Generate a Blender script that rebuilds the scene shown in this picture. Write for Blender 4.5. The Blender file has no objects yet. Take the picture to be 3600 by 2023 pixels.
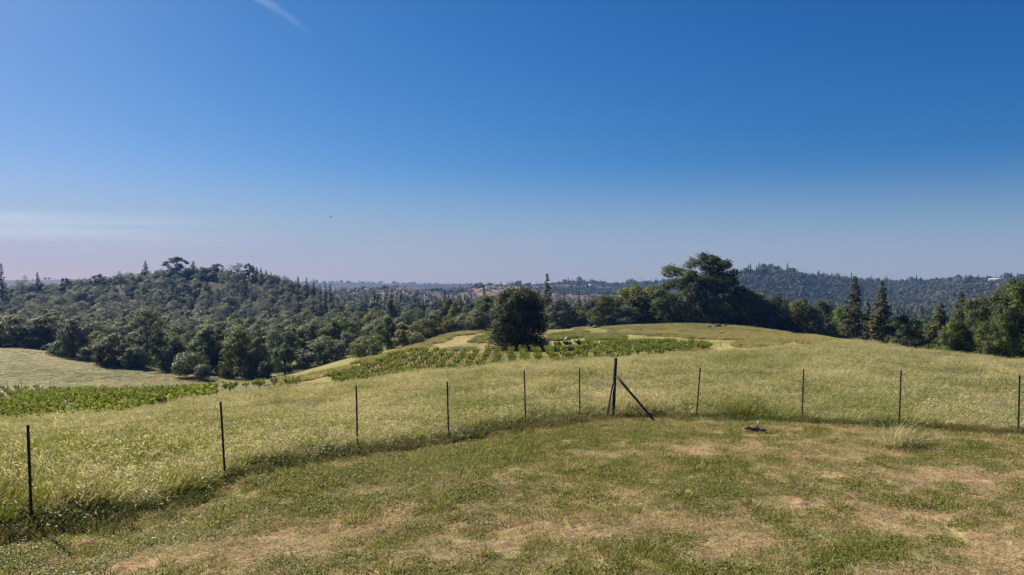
import bpy, math, time
import numpy as np
from mathutils import Vector, Matrix

T0 = time.time()
S = bpy.context.scene
COL = S.collection
rng = np.random.default_rng(20240517)

# ------------------------------------------------------------------ camera model
# layout numbers (u, v) are read off the photograph at 2576 x 1448; every object is then given a real distance and size
F = 24 / 36 * 2576.0
PITCH = math.atan(100 / F)
CP, SP = math.cos(PITCH), math.sin(PITCH)
CZ = 4.2                                     # camera height in the world (the lawn under it is near 0.7)


def zrel_of(v, Y):
    b = -(np.asarray(v, float) - 724) / F
    return Y * (b * CP - SP) / (b * SP + CP)


def xy_of(u, v, Y):
    b = -(np.asarray(v, float) - 724) / F
    a = (np.asarray(u, float) - 1288) / F
    return Y * a / (b * SP + CP)


def uv_of(x, y, z):
    zr = z - CZ
    d = y * CP - zr * SP
    d = np.where(np.abs(d) < 1e-6, 1e-6, d)
    return 1288 + F * x / d, 724 - F * (y * SP + zr * CP) / d


# ------------------------------------------------------------------ noise
def _hash(ix, iy, seed):
    n = (ix.astype(np.int64) * 374761393 + iy.astype(np.int64) * 668265263 + seed * 144665) & 0x7fffffff
    n = ((n ^ (n >> 13)) * 1274126177) & 0x7fffffff
    return ((n ^ (n >> 16)) & 0xffff) / 65535.0


def vnoise(x, y, seed=0):
    x = np.asarray(x, float); y = np.asarray(y, float)
    ix, iy = np.floor(x), np.floor(y)
    fx, fy = x - ix, y - iy
    fx = fx * fx * fx * (fx * (fx * 6 - 15) + 10); fy = fy * fy * fy * (fy * (fy * 6 - 15) + 10)
    a = _hash(ix, iy, seed); b = _hash(ix + 1, iy, seed)
    c = _hash(ix, iy + 1, seed); d = _hash(ix + 1, iy + 1, seed)
    return (a + (b - a) * fx) * (1 - fy) + (c + (d - c) * fx) * fy


def fbm(x, y, seed=0, oct=4):
    s = 0; amp = 0.5; tot = 0
    for o in range(oct):
        s = s + amp * vnoise(x * 2 ** o, y * 2 ** o, seed + o * 17); tot += amp; amp *= 0.5
    return s / tot


def smooth(a, b, x):
    t = np.clip((np.asarray(x, float) - a) / (b - a), 0, 1)
    return t * t * (3 - 2 * t)


# ------------------------------------------------------------------ terrain
def pchip(x, y, xq):
    x = np.asarray(x, float); y = np.asarray(y, float)
    h = np.diff(x); d = np.diff(y) / h
    m = np.zeros_like(y)
    for i in range(1, len(x) - 1):
        if d[i - 1] * d[i] > 0:
            w1 = 2 * h[i] + h[i - 1]; w2 = h[i] + 2 * h[i - 1]
            m[i] = (w1 + w2) / (w1 / d[i - 1] + w2 / d[i])
    m[0] = d[0]; m[-1] = 0
    xq = np.clip(xq, x[0], x[-1])
    i = np.clip(np.searchsorted(x, xq) - 1, 0, len(x) - 2)
    t = (xq - x[i]) / h[i]
    return ((1 + 2 * t) * (1 - t) ** 2 * y[i] + t * (1 - t) ** 2 * h[i] * m[i]
            + t * t * (3 - 2 * t) * y[i + 1] + t * t * (t - 1) * h[i] * m[i + 1])


def lawn_v(Y):
    return 624 + F * (3.5 + 0.085 * Y) / Y


NEAR = [6, 8, 10]
COLUMNS = {
    -300: [(14, 1225), (22, 1130), (30, 1090), (50, 1100), (70, 1085), (100, 1040), (150, 985), (200, 915), (250, 865), (300, 845),
           (500, 800), (700, 745), (900, 770), (1500, 765), (3000, 740), (5000, 708), (7000, 716)],
    0: [(16, 1190), (25, 1100), (35, 1066), (50, 1072), (70, 1058), (100, 1022), (150, 990), (165, 978), (200, 916), (250, 872),
        (300, 853), (400, 830), (550, 790), (700, 738), (900, 770), (1500, 765), (3000, 740), (5000, 707), (7000, 716)],
    300: [(20, 1140), (32, 1060), (42, 1038), (60, 1038), (75, 1018), (110, 996), (150, 986), (165, 982), (200, 927), (250, 885),
          (350, 848), (470, 812), (560, 760), (660, 713), (780, 745), (900, 785), (1500, 770), (3000, 740), (5000, 709), (7000, 718)],
    480: [(22, 1105), (34, 1030), (46, 1008), (65, 1012), (85, 1000), (120, 988), (150, 984), (170, 973), (195, 945), (250, 890),
          (350, 850), (480, 812), (560, 755), (650, 695), (780, 745), (900, 785), (1500, 770), (3000, 740), (5000, 711), (7000, 720)],
    660: [(22, 1095), (35, 1015), (48, 988), (80, 983), (110, 975), (150, 968), (170, 961), (195, 945), (250, 893), (350, 850), (480, 815),
          (560, 770), (640, 708), (780, 745), (900, 790), (1500, 770), (3000, 742), (5000, 713), (7000, 722)],
    900: [(25, 1048), (38, 992), (52, 968), (75, 968), (100, 957), (120, 938), (145, 912), (165, 902), (200, 893), (250, 870), (350, 837),
          (480, 803), (560, 790), (680, 770), (900, 776), (1200, 755), (1500, 733), (1900, 752), (3000, 742), (5000, 714), (7000, 722)],
    1010: [(26, 1026), (38, 970), (52, 950), (75, 955), (100, 948), (120, 922), (150, 894), (175, 880), (205, 874), (250, 862), (350, 835),
           (480, 803), (560, 795), (700, 780), (900, 780), (1200, 755), (1500, 730), (1900, 748), (3000, 740), (5000, 715), (7000, 722)],
    1080: [(27, 1012), (39, 958), (52, 940), (75, 950), (100, 944), (120, 917), (150, 886), (175, 868), (205, 857), (250, 855), (350, 835),
           (480, 803), (700, 780), (900, 785), (1200, 765), (1500, 744), (1900, 744), (3000, 738), (5000, 716), (7000, 722)],
    1150: [(28, 1004), (40, 952), (52, 936), (75, 946), (100, 940), (120, 911), (150, 880), (175, 858), (205, 841), (250, 850), (350, 835),
           (480, 800), (700, 775), (900, 785), (1200, 772), (1500, 755), (1900, 728), (2300, 735), (3000, 735), (5000, 716), (7000, 722)],
    1280: [(29, 988), (41, 930), (52, 914), (75, 933), (100, 925), (120, 900), (145, 870), (175, 850), (210, 832), (250, 840), (350, 835),
           (480, 803), (700, 778), (900, 790), (1200, 775), (1500, 745), (1900, 715), (2300, 724), (3000, 730), (5000, 720), (7000, 724)],
    1400: [(30, 982), (42, 926), (52, 909), (75, 925), (100, 915), (120, 890), (140, 872), (170, 848), (210, 830), (250, 838), (320, 835),
           (500, 803), (700, 780), (900, 792), (1300, 775), (1900, 727), (2500, 715), (3200, 722), (5000, 724), (7000, 726)],
    1600: [(31, 968), (42, 912), (54, 894), (75, 912), (100, 902), (120, 880), (150, 855), (180, 835), (215, 819), (250, 830), (350, 838),
           (500, 815), (700, 790), (900, 800), (1300, 775), (2000, 738), (2800, 713), (3500, 720), (5000, 724), (7000, 728)],
    1750: [(32, 961), (42, 908), (54, 889), (75, 904), (100, 894), (120, 877), (150, 854), (180, 832), (215, 815), (250, 826), (350, 840),
           (500, 820), (700, 795), (900, 802), (1250, 775), (1800, 712), (2800, 711), (3500, 720), (5000, 726), (7000, 728)],
    1860: [(31, 963), (42, 906), (54, 885), (75, 894), (100, 882), (120, 868), (150, 850), (180, 832), (210, 820), (250, 832), (350, 842),
           (500, 822), (700, 798), (900, 802), (1250, 770), (1700, 688), (2100, 696), (2800, 712), (5000, 726), (7000, 728)],
    2000: [(30, 972), (42, 905), (54, 879), (75, 881), (100, 870), (140, 857), (170, 847), (195, 841), (230, 852), (300, 862), (500, 830),
           (700, 805), (900, 804), (1250, 770), (1700, 698), (2100, 704), (2800, 712), (5000, 726), (7000, 728)],
    2120: [(30, 970), (41, 900), (54, 873), (75, 874), (100, 868), (140, 866), (170, 862), (200, 862), (240, 872), (300, 865), (500, 833),
           (700, 808), (900, 806), (1250, 780), (1700, 718), (2100, 709), (2800, 713), (5000, 726), (7000, 728)],
    2300: [(28, 980), (40, 914), (52, 889), (70, 895), (100, 905), (150, 898), (200, 890), (300, 865), (500, 838), (700, 815), (900, 810),
           (1250, 785), (1600, 735), (2000, 715), (2800, 716), (5000, 728), (7000, 728)],
    2430: [(27, 990), (39, 922), (51, 899), (70, 906), (100, 916), (150, 905), (200, 892), (300, 868), (500, 838), (700, 812), (900, 802),
           (1250, 765), (1700, 708), (2200, 710), (5000, 728), (7000, 728)],
    2576: [(27, 998), (38, 936), (48, 913), (70, 925), (100, 930), (150, 912), (200, 898), (300, 872), (500, 838), (700, 808), (900, 795),
           (1250, 755), (1700, 706), (2200, 710), (5000, 728), (7000, 728)],
    2876: [(24, 1040), (36, 965), (46, 938), (70, 955), (100, 960), (150, 935), (200, 905), (300, 878), (500, 838), (700, 805), (900, 790),
           (1250, 750), (1700, 704), (2200, 710), (5000, 728), (7000, 728)],
}
_cu = sorted(COLUMNS)
_ly = np.linspace(math.log(6), math.log(7000), 420)
_tab = []
for cu in _cu:
    pts = [(Y, float(lawn_v(Y))) for Y in NEAR] + COLUMNS[cu]
    if cu in (660, 900, 1010, 1080, 1150): pts = pts[:3] + [(15, float(lawn_v(15)))] + pts[3:]
    elif cu >= 1280: pts = pts[:3] + [(15, float(lawn_v(15))), (20 if cu < 2430 else 18, float(lawn_v(20 if cu < 2430 else 18)))] + pts[3:]
    pts = [(Y, v + .68 / Y * F * float(smooth(17, 28, Y) * (1 - smooth(60, 74, Y)))) for Y, v in pts]
    _tab.append(pchip(np.log([p[0] for p in pts]), [p[1] for p in pts], _ly))
_tab = np.array(_tab)                                   # columns x lnY
_fu = np.linspace(-300, 2876, 400)
_grid = np.array([pchip(_cu, _tab[:, k], _fu) for k in range(len(_ly))])   # lnY x u
_k = np.exp(-0.5 * (np.arange(-6, 7) / 2.2) ** 2); _k /= _k.sum()
_pad = np.pad(_grid, ((0, 0), (6, 6)), mode='edge')
_grid = sum(_k[i] * _pad[:, i:i + _grid.shape[1]] for i in range(13))


def _vlook(u, Y):
    fu = np.clip((u + 300) / (3176) * 399, 0, 398.999)
    fl = np.clip((np.log(np.maximum(Y, 6)) - _ly[0]) / (_ly[-1] - _ly[0]) * 419, 0, 418.999)
    iu = fu.astype(int); il = fl.astype(int); tu = fu - iu; tl = fl - il
    g = _grid
    return ((g[il, iu] * (1 - tu) + g[il, iu + 1] * tu) * (1 - tl) + (g[il + 1, iu] * (1 - tu) + g[il + 1, iu + 1] * tu) * tl)


RUTS = [(1010, 1335, 75, 9), (1090, 1281, 60, 7), (1190, 1300, 90, 6), (760, 1268, 60, 6), (960, 1360, 90, 6), (1250, 1325, 80, 6), (690, 1330, 50, 5)]


def terrain_z(x, y):
    x = np.atleast_1d(np.asarray(x, float)); y = np.atleast_1d(np.asarray(y, float))
    Ys = np.maximum(y, 6.0)
    u = 1288 + F * x / Ys
    v = _vlook(u, Ys)
    for _ in range(2):
        b = -(v - 724) / F
        u = 1288 + F * x / Ys * (b * SP + CP)
        v = _vlook(u, Ys)
    z = zrel_of(v, Ys)
    near = -(3.5 + 0.085 * np.clip(y, -25, 20))
    w = smooth(6, 9, y)
    z = z * w + near * (1 - w)
    r = np.hypot(x, y)
    # roughness of the ground, in metres, by distance
    z = z + 0.05 * (fbm(x * 0.9, y * 0.9, 3, 3) - .5) * smooth(200, 60, r)
    z = z + 0.035 * (fbm(x * 3.1, y * 3.1, 4, 2) - .5) * smooth(40, 20, r)
    z = z + 0.25 * (fbm(x * .12, y * .12, 5, 3) - .5) * smooth(25, 60, r) * smooth(600, 300, r)
    z = z + 1.6 * (fbm(x * .03, y * .03, 6, 3) - .5) * smooth(190, 420, r)
    far = smooth(800, 1300, y)
    gul = np.abs(fbm(x * .0042, y * .0042, 8, 4) - .5) * 2
    z = z + far * (gul - .25) * 32 * smooth(4500, 1500, r)
    z = z + smooth(2500, 4000, y) * (fbm(x * .0016, y * .0016, 9, 4) - .5) * 40
    return z + CZ


def gz(x, y):
    return float(terrain_z(x, y)[0])


def at(u, Y):
    """world point on the ground at photo column u and distance Y"""
    x = (u - 1288) / F * Y
    for _ in range(3):
        z = gz(x, Y)
        uu, vv = uv_of(x, Y, z)
        x += (u - uu) / F * Y
    return x, Y, gz(x, Y)


def on_lawn(u, v):
    Y = 3.5 / ((v - 624) / F - 0.085)
    return float(xy_of(u, v, Y)), float(Y)


def at_uv(u, v, y0, y1):
    """the visible ground point at photo position (u, v), searched between the distances y0 and y1"""
    ys = np.linspace(y0, y1, 400)
    x = (u - 1288) / F * ys
    uu, vv = uv_of(x, ys, terrain_z(x, ys))
    k = int(np.argmin(np.abs(vv - v)))
    return at(u, float(ys[k]))


# ------------------------------------------------------------------ mesh helpers
class Geo:
    def __init__(self):
        self.v = []; self.q = []; self.t = []; self.n = 0; self.a = {}; self.qm = []; self.tm = []; self.nrm = []

    def add(self, V, Q=None, T=None, mat=0, **attrs):
        V = np.asarray(V, float).reshape(-1, 3)
        if Q is not None and len(Q):
            Q = np.asarray(Q, int); self.q.append(Q + self.n); self.qm.append(np.full(len(Q), mat))
        if T is not None and len(T):
            T = np.asarray(T, int); self.t.append(T + self.n); self.tm.append(np.full(len(T), mat))
        for k in set(list(attrs) + list(self.a)):
            self.a.setdefault(k, [np.zeros(self.n)] if self.n else [])
            val = attrs.get(k, 0.0)
            self.a[k].append(np.broadcast_to(np.asarray(val, float), (len(V),)).copy())
        self.v.append(V); self.n += len(V)

    def mesh(self, name, mats, smooth_shade=True):
        V = np.concatenate(self.v)
        Q = np.concatenate(self.q) if self.q else np.zeros((0, 4), int)
        T = np.concatenate(self.t) if self.t else np.zeros((0, 3), int)
        me = bpy.data.meshes.new(name)
        me.vertices.add(len(V)); me.vertices.foreach_set('co', V.astype(np.float32).ravel())
        nl = len(Q) * 4 + len(T) * 3
        me.loops.add(nl)
        me.loops.foreach_set('vertex_index', np.concatenate([Q.ravel(), T.ravel()]).astype(np.int32))
        me.polygons.add(len(Q) + len(T))
        ls = np.concatenate([np.arange(len(Q)) * 4, len(Q) * 4 + np.arange(len(T)) * 3]).astype(np.int32)
        me.polygons.foreach_set('loop_start', ls)
        mi = np.concatenate(([np.concatenate(self.qm)] if self.qm else []) + ([np.concatenate(self.tm)] if self.tm else [])).astype(np.int32)
        me.polygons.foreach_set('material_index', mi)
        if smooth_shade:
            me.polygons.foreach_set('use_smooth', np.ones(len(ls), bool))
        for k, arrs in self.a.items():
            at_ = me.attributes.new(k, 'FLOAT', 'POINT')
            at_.data.foreach_set('value', np.concatenate(arrs).astype(np.float32))
        for m in (mats if isinstance(mats, (list, tuple)) else [mats]):
            me.materials.append(m)
        me.update(calc_edges=True)
        if self.nrm:
            me.normals_split_custom_set_from_vertices(np.concatenate(self.nrm).astype(np.float32).tolist())
        return me


def tube(path, radii, seg=6, cap=True):
    path = np.asarray(path, float); radii = np.broadcast_to(np.asarray(radii, float), (len(path),))
    d = np.gradient(path, axis=0); d /= np.maximum(np.linalg.norm(d, axis=1, keepdims=True), 1e-9)
    ref = np.array([0.31, 0.17, 0.93]); ref /= np.linalg.norm(ref)
    if abs(np.dot(d.mean(0) / max(np.linalg.norm(d.mean(0)), 1e-9), ref)) > .9: ref = np.array([1.0, 0.1, 0.0])
    a = np.cross(d, ref); a /= np.maximum(np.linalg.norm(a, axis=1, keepdims=True), 1e-9)
    b = np.cross(d, a)
    ang = np.linspace(0, 2 * np.pi, seg, endpoint=False)
    V = path[:, None, :] + radii[:, None, None] * (np.cos(ang)[None, :, None] * a[:, None, :] + np.sin(ang)[None, :, None] * b[:, None, :])
    V = V.reshape(-1, 3)
    n = len(path)
    i = np.arange(n - 1)[:, None] * seg; j = np.arange(seg)[None, :]
    Q = np.stack([i + j, i + (j + 1) % seg, i + seg + (j + 1) % seg, i + seg + j], -1).reshape(-1, 4)
    T = []
    if cap:
        V = np.vstack([V, path[:1], path[-1:]])
        c0, c1 = n * seg, n * seg + 1
        T = [(c0, (k + 1) % seg, k) for k in range(seg)] + [(c1, (n - 1) * seg + k, (n - 1) * seg + (k + 1) % seg) for k in range(seg)]
    return V, Q, T


def box(cx, cy, cz, sx, sy, sz):
    V = np.array([(x, y, z) for z in (-.5, .5) for y in (-.5, .5) for x in (-.5, .5)]) * (sx, sy, sz) + (cx, cy, cz)
    Q = [(0, 2, 3, 1), (4, 5, 7, 6), (0, 1, 5, 4), (2, 6, 7, 3), (0, 4, 6, 2), (1, 3, 7, 5)]
    return V, Q


def unit(a):
    return a / np.maximum(np.linalg.norm(a, axis=-1, keepdims=True), 1e-9)


def face_along(V, soft):
    nn = np.cross(V[:, 2] - V[:, 0], V[:, 3] - V[:, 1])
    fl = (nn * soft).sum(1) < 0
    V[fl] = V[fl][:, ::-1]
    return V


def cards(g, P, N, size, r, aspect=.62, mat=0, rnd=None, soft=None):
    """leaf-sized rhombs at P facing N"""
    n = len(P)
    if n == 0: return
    t = unit(np.cross(N, r.normal(size=(n, 3))))
    b = np.cross(N, t)
    size = np.broadcast_to(size, (n,))[:, None]
    bend = N * size * r.uniform(-.25, .1, (n, 1))
    V = np.stack([P - t * size, P - b * size * aspect + bend, P + t * size, P + b * size * aspect + bend], 1)
    if soft is not None: V = face_along(V, soft)
    V = V.reshape(-1, 3)
    Q = np.arange(n * 4).reshape(-1, 4)
    rr = r.uniform(0, 1, n) if rnd is None else rnd
    g.add(V, Q, None, mat, rnd=np.repeat(rr, 4))
    if soft is not None: g.nrm.append(np.repeat(soft, 4, 0))


def spikes(g, P, D, length, width, r, mat=0, rnd=None, soft=None):
    """needle sprays: long thin rhombs from P along D"""
    n = len(P)
    t = unit(np.cross(D, r.normal(size=(n, 3))))
    L = np.broadcast_to(length, (n,))[:, None]; W = np.broadcast_to(width, (n,))[:, None]
    V = np.stack([P, P + D * L * .5 + t * W, P + D * L, P + D * L * .5 - t * W], 1)
    if soft is not None: V = face_along(V, soft)
    V = V.reshape(-1, 3)
    rr = r.uniform(0, 1, n) if rnd is None else rnd
    g.add(V, np.arange(n * 4).reshape(-1, 4), None, mat, rnd=np.repeat(rr, 4))
    if soft is not None: g.nrm.append(np.repeat(soft, 4, 0))


# ------------------------------------------------------------------ materials
def new_mat(name):
    m = bpy.data.materials.new(name); m.use_nodes = True
    nt = m.node_tree; nt.nodes.clear()
    out = nt.nodes.new('ShaderNodeOutputMaterial')
    return m, nt, out


def N(nt, typ, **kw):
    n = nt.nodes.new(typ)
    for k, v in kw.items(): setattr(n, k, v)
    return n


def ramp(nt, fac, stops):
    r = N(nt, 'ShaderNodeValToRGB')
    e = r.color_ramp.elements
    while len(e) < len(stops): e.new(0.5)
    for i, (p, c) in enumerate(stops):
        e[i].position = p; e[i].color = (*c, 1)
    nt.links.new(fac, r.inputs[0])
    return r.outputs[0]


def mixc(nt, fac, a, b, mode='MIX'):
    m = N(nt, 'ShaderNodeMix', data_type='RGBA', blend_type=mode)
    for s, val in ((m.inputs[0], fac), (m.inputs[6], a), (m.inputs[7], b)):
        if isinstance(val, (int, float)): s.default_value = val
        elif isinstance(val, tuple): s.default_value = (*val, 1)
        else: nt.links.new(val, s)
    return m.outputs[2]


def math_(nt, op, a, b=None, c=None, clamp=False):
    m = N(nt, 'ShaderNodeMath', operation=op); m.use_clamp = clamp
    for s, val in zip(m.inputs, (a, b, c)):
        if val is None: continue
        if isinstance(val, (int, float)): s.default_value = val
        else: nt.links.new(val, s)
    return m.outputs[0]


def attr(nt, name):
    a = N(nt, 'ShaderNodeAttribute'); a.attribute_name = name
    return a


def wnoise(nt, scale, detail=3, rough=.55):
    g = N(nt, 'ShaderNodeNewGeometry')
    n = N(nt, 'ShaderNodeTexNoise'); n.inputs['Scale'].default_value = scale; n.inputs['Detail'].default_value = detail
    n.inputs['Roughness'].default_value = rough
    nt.links.new(g.outputs['Position'], n.inputs['Vector'])
    return n.outputs[0]


def leafy(nt, out, color, transl=.35, rough=.55, spec=.25, tcol=None):
    p = N(nt, 'ShaderNodeBsdfPrincipled'); p.inputs['Roughness'].default_value = rough
    p.inputs['Specular IOR Level'].default_value = spec
    nt.links.new(color, p.inputs['Base Color'])
    t = N(nt, 'ShaderNodeBsdfTranslucent')
    tc = mixc(nt, 1.0, color, tcol or (1.15, 1.15, .7), 'MULTIPLY')
    nt.links.new(tc, t.inputs['Color'])
    mx = N(nt, 'ShaderNodeMixShader'); mx.inputs[0].default_value = transl
    nt.links.new(p.outputs[0], mx.inputs[1]); nt.links.new(t.outputs[0], mx.inputs[2])
    nt.links.new(mx.outputs[0], out.inputs['Surface'])


def leaf_mat(name, dark, light, transl=.3, rough=.5, spec=.3, vary=.42):
    rough = .6; spec *= .35; transl = min(.5, transl + .10)
    m, nt, out = new_mat(name)
    c = ramp(nt, attr(nt, 'rnd').outputs['Fac'], [(0, dark), (.75, tuple((a + b) / 2 for a, b in zip(dark, light))), (1, light)])
    oi = N(nt, 'ShaderNodeObjectInfo')
    f = math_(nt, 'MULTIPLY_ADD', oi.outputs['Random'], vary * 2, 1 - vary)
    cc = mixc(nt, 1.0, c, (1, 1, 1), 'MULTIPLY')
    hs = N(nt, 'ShaderNodeHueSaturation')
    nt.links.new(f, hs.inputs['Value']); nt.links.new(cc, hs.inputs['Color'])
    hh = math_(nt, 'MULTIPLY_ADD', math_(nt, 'FRACT', math_(nt, 'MULTIPLY', oi.outputs['Random'], 7.31)), .03, .485)
    nt.links.new(hh, hs.inputs['Hue'])
    leafy(nt, out, hs.outputs[0], transl, rough, spec)
    return m


def bark_mat(name, c0, c1, scale=6):
    m, nt, out = new_mat(name)
    tc = N(nt, 'ShaderNodeTexCoord')
    mp = N(nt, 'ShaderNodeMapping'); mp.inputs['Scale'].default_value = (1, 1, .25)
    nt.links.new(tc.outputs['Object'], mp.inputs['Vector'])
    n = N(nt, 'ShaderNodeTexNoise'); n.inputs['Scale'].default_value = scale; n.inputs['Detail'].default_value = 5
    nt.links.new(mp.outputs[0], n.inputs['Vector'])
    p = N(nt, 'ShaderNodeBsdfPrincipled'); p.inputs['Roughness'].default_value = .9
    nt.links.new(ramp(nt, n.outputs[0], [(.3, c0), (.7, c1)]), p.inputs['Base Color'])
    b = N(nt, 'ShaderNodeBump'); b.inputs['Strength'].default_value = .6; b.inputs['Distance'].default_value = .03
    nt.links.new(n.outputs[0], b.inputs['Height']); nt.links.new(b.outputs[0], p.inputs['Normal'])
    nt.links.new(p.outputs[0], out.inputs['Surface'])
    return m


M = {}
M['oak_dark'] = leaf_mat('dark_oak_leaves', (0.04, 0.054, 0.021), (0.135, 0.16, 0.058), .22, .5, .35)
M['oak_grey'] = leaf_mat('grey_oak_leaves', (0.064, 0.08, 0.044), (0.195, 0.22, 0.13), .25, .5, .35)
M['oak_green'] = leaf_mat('green_oak_leaves', (0.058, 0.092, 0.02), (0.185, 0.245, 0.058), .35, .5, .35)
M['oak_olive'] = leaf_mat('olive_oak_leaves', (0.06, 0.068, 0.017), (0.21, 0.205, 0.055), .28, .5, .3)
M['pine_grey'] = leaf_mat('grey_pine_needles', (0.08, 0.095, 0.074), (0.23, 0.245, 0.2), .22, .5, .3)
M['fir'] = leaf_mat('dark_fir_needles', (0.036, 0.048, 0.026), (0.1, 0.12, 0.052), .15, .5, .3)
M['fir_warm'] = leaf_mat('warm_fir_needles', (0.042, 0.05, 0.017), (0.15, 0.145, 0.044), .2, .5, .3)  # warmer, yellower needle tone for the taller conifers
M['cypress'] = leaf_mat('dense_olive_foliage', (.034, .045, .016), (.105, .115, .038), .18, .55, .25, .05)
M['blossom'] = leaf_mat('cream_blossom', (.42, .33, .24), (.62, .52, .38), .3, .6, .2, .05)
M['buckeye'] = leaf_mat('buckeye_leaves', (0.06, 0.085, 0.024), (0.15, 0.18, 0.058), .3, .5, .3, .1)
M['shrub'] = leaf_mat('chaparral_leaves', (0.055, 0.065, 0.034), (0.14, 0.15, 0.08), .2, .55, .2, .45)
M['vine'] = leaf_mat('vine_leaves', (.085, .115, .014), (.30, .335, .052), .5, .45, .3, .12)
M['bark'] = bark_mat('oak_bark', (.045, .036, .028), (.13, .11, .09))
M['pine_bark'] = bark_mat('pine_bark', (.07, .05, .04), (.19, .15, .12))
M['vine_bark'] = bark_mat('vine_bark', (.03, .022, .016), (.09, .065, .045), 20)


# ------------------------------------------------------------------ things
def tag(o, label=None, cat=None, group=None, kind=None):
    if label: o['label'] = label
    if cat: o['category'] = cat
    if group: o['group'] = group
    if kind: o['kind'] = kind
    return o


def link(name, me, parent=None, loc=None):
    o = bpy.data.objects.new(name, me); COL.objects.link(o)
    if parent is not None: o.parent = parent
    if loc is not None: o.location = loc
    return o


def empty(name, loc, rz=0, scale=(1, 1, 1)):
    o = bpy.data.objects.new(name, None); COL.objects.link(o)
    o.location = loc; o.rotation_euler = (0, 0, rz); o.scale = scale; o.empty_display_size = .3
    return o


def scatter(name, protos, pts, rot, scl, idx):
    """one 'stuff' object: prototypes instanced on points"""
    pts = np.asarray(pts, np.float32)
    me = bpy.data.meshes.new(name)
    me.vertices.add(len(pts)); me.vertices.foreach_set('co', pts.ravel())
    a = me.attributes.new('rot', 'FLOAT_VECTOR', 'POINT'); a.data.foreach_set('vector', np.asarray(rot, np.float32).ravel())
    s = np.asarray(scl, np.float32)
    if s.ndim == 1: s = np.repeat(s[:, None], 3, 1)
    a = me.attributes.new('scl', 'FLOAT_VECTOR', 'POINT'); a.data.foreach_set('vector', s.ravel())
    a = me.attributes.new('idx', 'INT', 'POINT'); a.data.foreach_set('value', np.asarray(idx, np.int32))
    o = link(name, me)
    ng = bpy.data.node_groups.new(name + '_scatter', 'GeometryNodeTree')
    ng.interface.new_socket('Geometry', in_out='INPUT', socket_type='NodeSocketGeometry')
    ng.interface.new_socket('Geometry', in_out='OUTPUT', socket_type='NodeSocketGeometry')
    gi = ng.nodes.new('NodeGroupInput'); go = ng.nodes.new('NodeGroupOutput')
    jn = ng.nodes.new('GeometryNodeJoinGeometry')

    def named(nm, typ):
        n = ng.nodes.new('GeometryNodeInputNamedAttribute'); n.data_type = typ; n.inputs[0].default_value = nm
        return n.outputs[0]
    R = named('rot', 'FLOAT_VECTOR'); SC = named('scl', 'FLOAT_VECTOR'); ID = named('idx', 'INT')
    for k, pr in enumerate(protos):
        cmp_ = ng.nodes.new('FunctionNodeCompare'); cmp_.data_type = 'INT'; cmp_.operation = 'EQUAL'
        ng.links.new(ID, cmp_.inputs[2]); cmp_.inputs[3].default_value = k
        oi = ng.nodes.new('GeometryNodeObjectInfo'); oi.inputs['Object'].default_value = pr
        oi.inputs['As Instance'].default_value = True
        ip = ng.nodes.new('GeometryNodeInstanceOnPoints')
        ng.links.new(gi.outputs[0], ip.inputs['Points']); ng.links.new(cmp_.outputs[0], ip.inputs['Selection'])
        ng.links.new(oi.outputs['Geometry'], ip.inputs['Instance'])
        ng.links.new(R, ip.inputs['Rotation']); ng.links.new(SC, ip.inputs['Scale'])
        ng.links.new(ip.outputs[0], jn.inputs[0])
    ng.links.new(jn.outputs[0], go.inputs[0])
    md = o.modifiers.new('scatter', 'NODES'); md.node_group = ng
    return o


def proto(name, me):
    return bpy.data.objects.new(name, me)      # never linked to the scene: only a source for scatter()


# ------------------------------------------------------------------ world, sun, camera, air
SUN_AZ = math.radians(-48.5)        # from straight ahead, towards the left
SUN_EL = math.radians(37)
sun_vec = Vector((math.sin(SUN_AZ) * math.cos(SUN_EL), math.cos(SUN_AZ) * math.cos(SUN_EL), math.sin(SUN_EL)))
sun = bpy.data.lights.new('sun', 'SUN'); sun.energy = 5.0; sun.angle = math.radians(.53); sun.color = (1, .93, .80)
so = bpy.data.objects.new('sun', sun); COL.objects.link(so)
so.rotation_euler = sun_vec.to_track_quat('Z', 'Y').to_euler(); so.location = (-60, 60, 80)

W = bpy.data.worlds.new('World'); S.world = W; W.use_nodes = True
nt = W.node_tree; nt.nodes.clear()
tc = N(nt, 'ShaderNodeTexCoord')
sep = N(nt, 'ShaderNodeSeparateXYZ'); nt.links.new(tc.outputs['Generated'], sep.inputs[0])
cmb = N(nt, 'ShaderNodeCombineXYZ')
nt.links.new(sep.outputs[0], cmb.inputs[0]); nt.links.new(sep.outputs[1], cmb.inputs[1])
# the far country lies below eye level, so the sky has to reach a few degrees further down
nt.links.new(math_(nt, 'ADD', sep.outputs[2], .055), cmb.inputs[2])
nrm = N(nt, 'ShaderNodeVectorMath', operation='NORMALIZE'); nt.links.new(cmb.outputs[0], nrm.inputs[0])
sky = N(nt, 'ShaderNodeTexSky'); sky.sky_type = 'NISHITA'; sky.sun_disc = False
sky.sun_elevation = SUN_EL; sky.sun_rotation = SUN_AZ % (2 * math.pi)
sky.altitude = 500; sky.air_density = 1.0; sky.dust_density = .6; sky.ozone_density = 2.2
nt.links.new(nrm.outputs[0], sky.inputs['Vector'])
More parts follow.
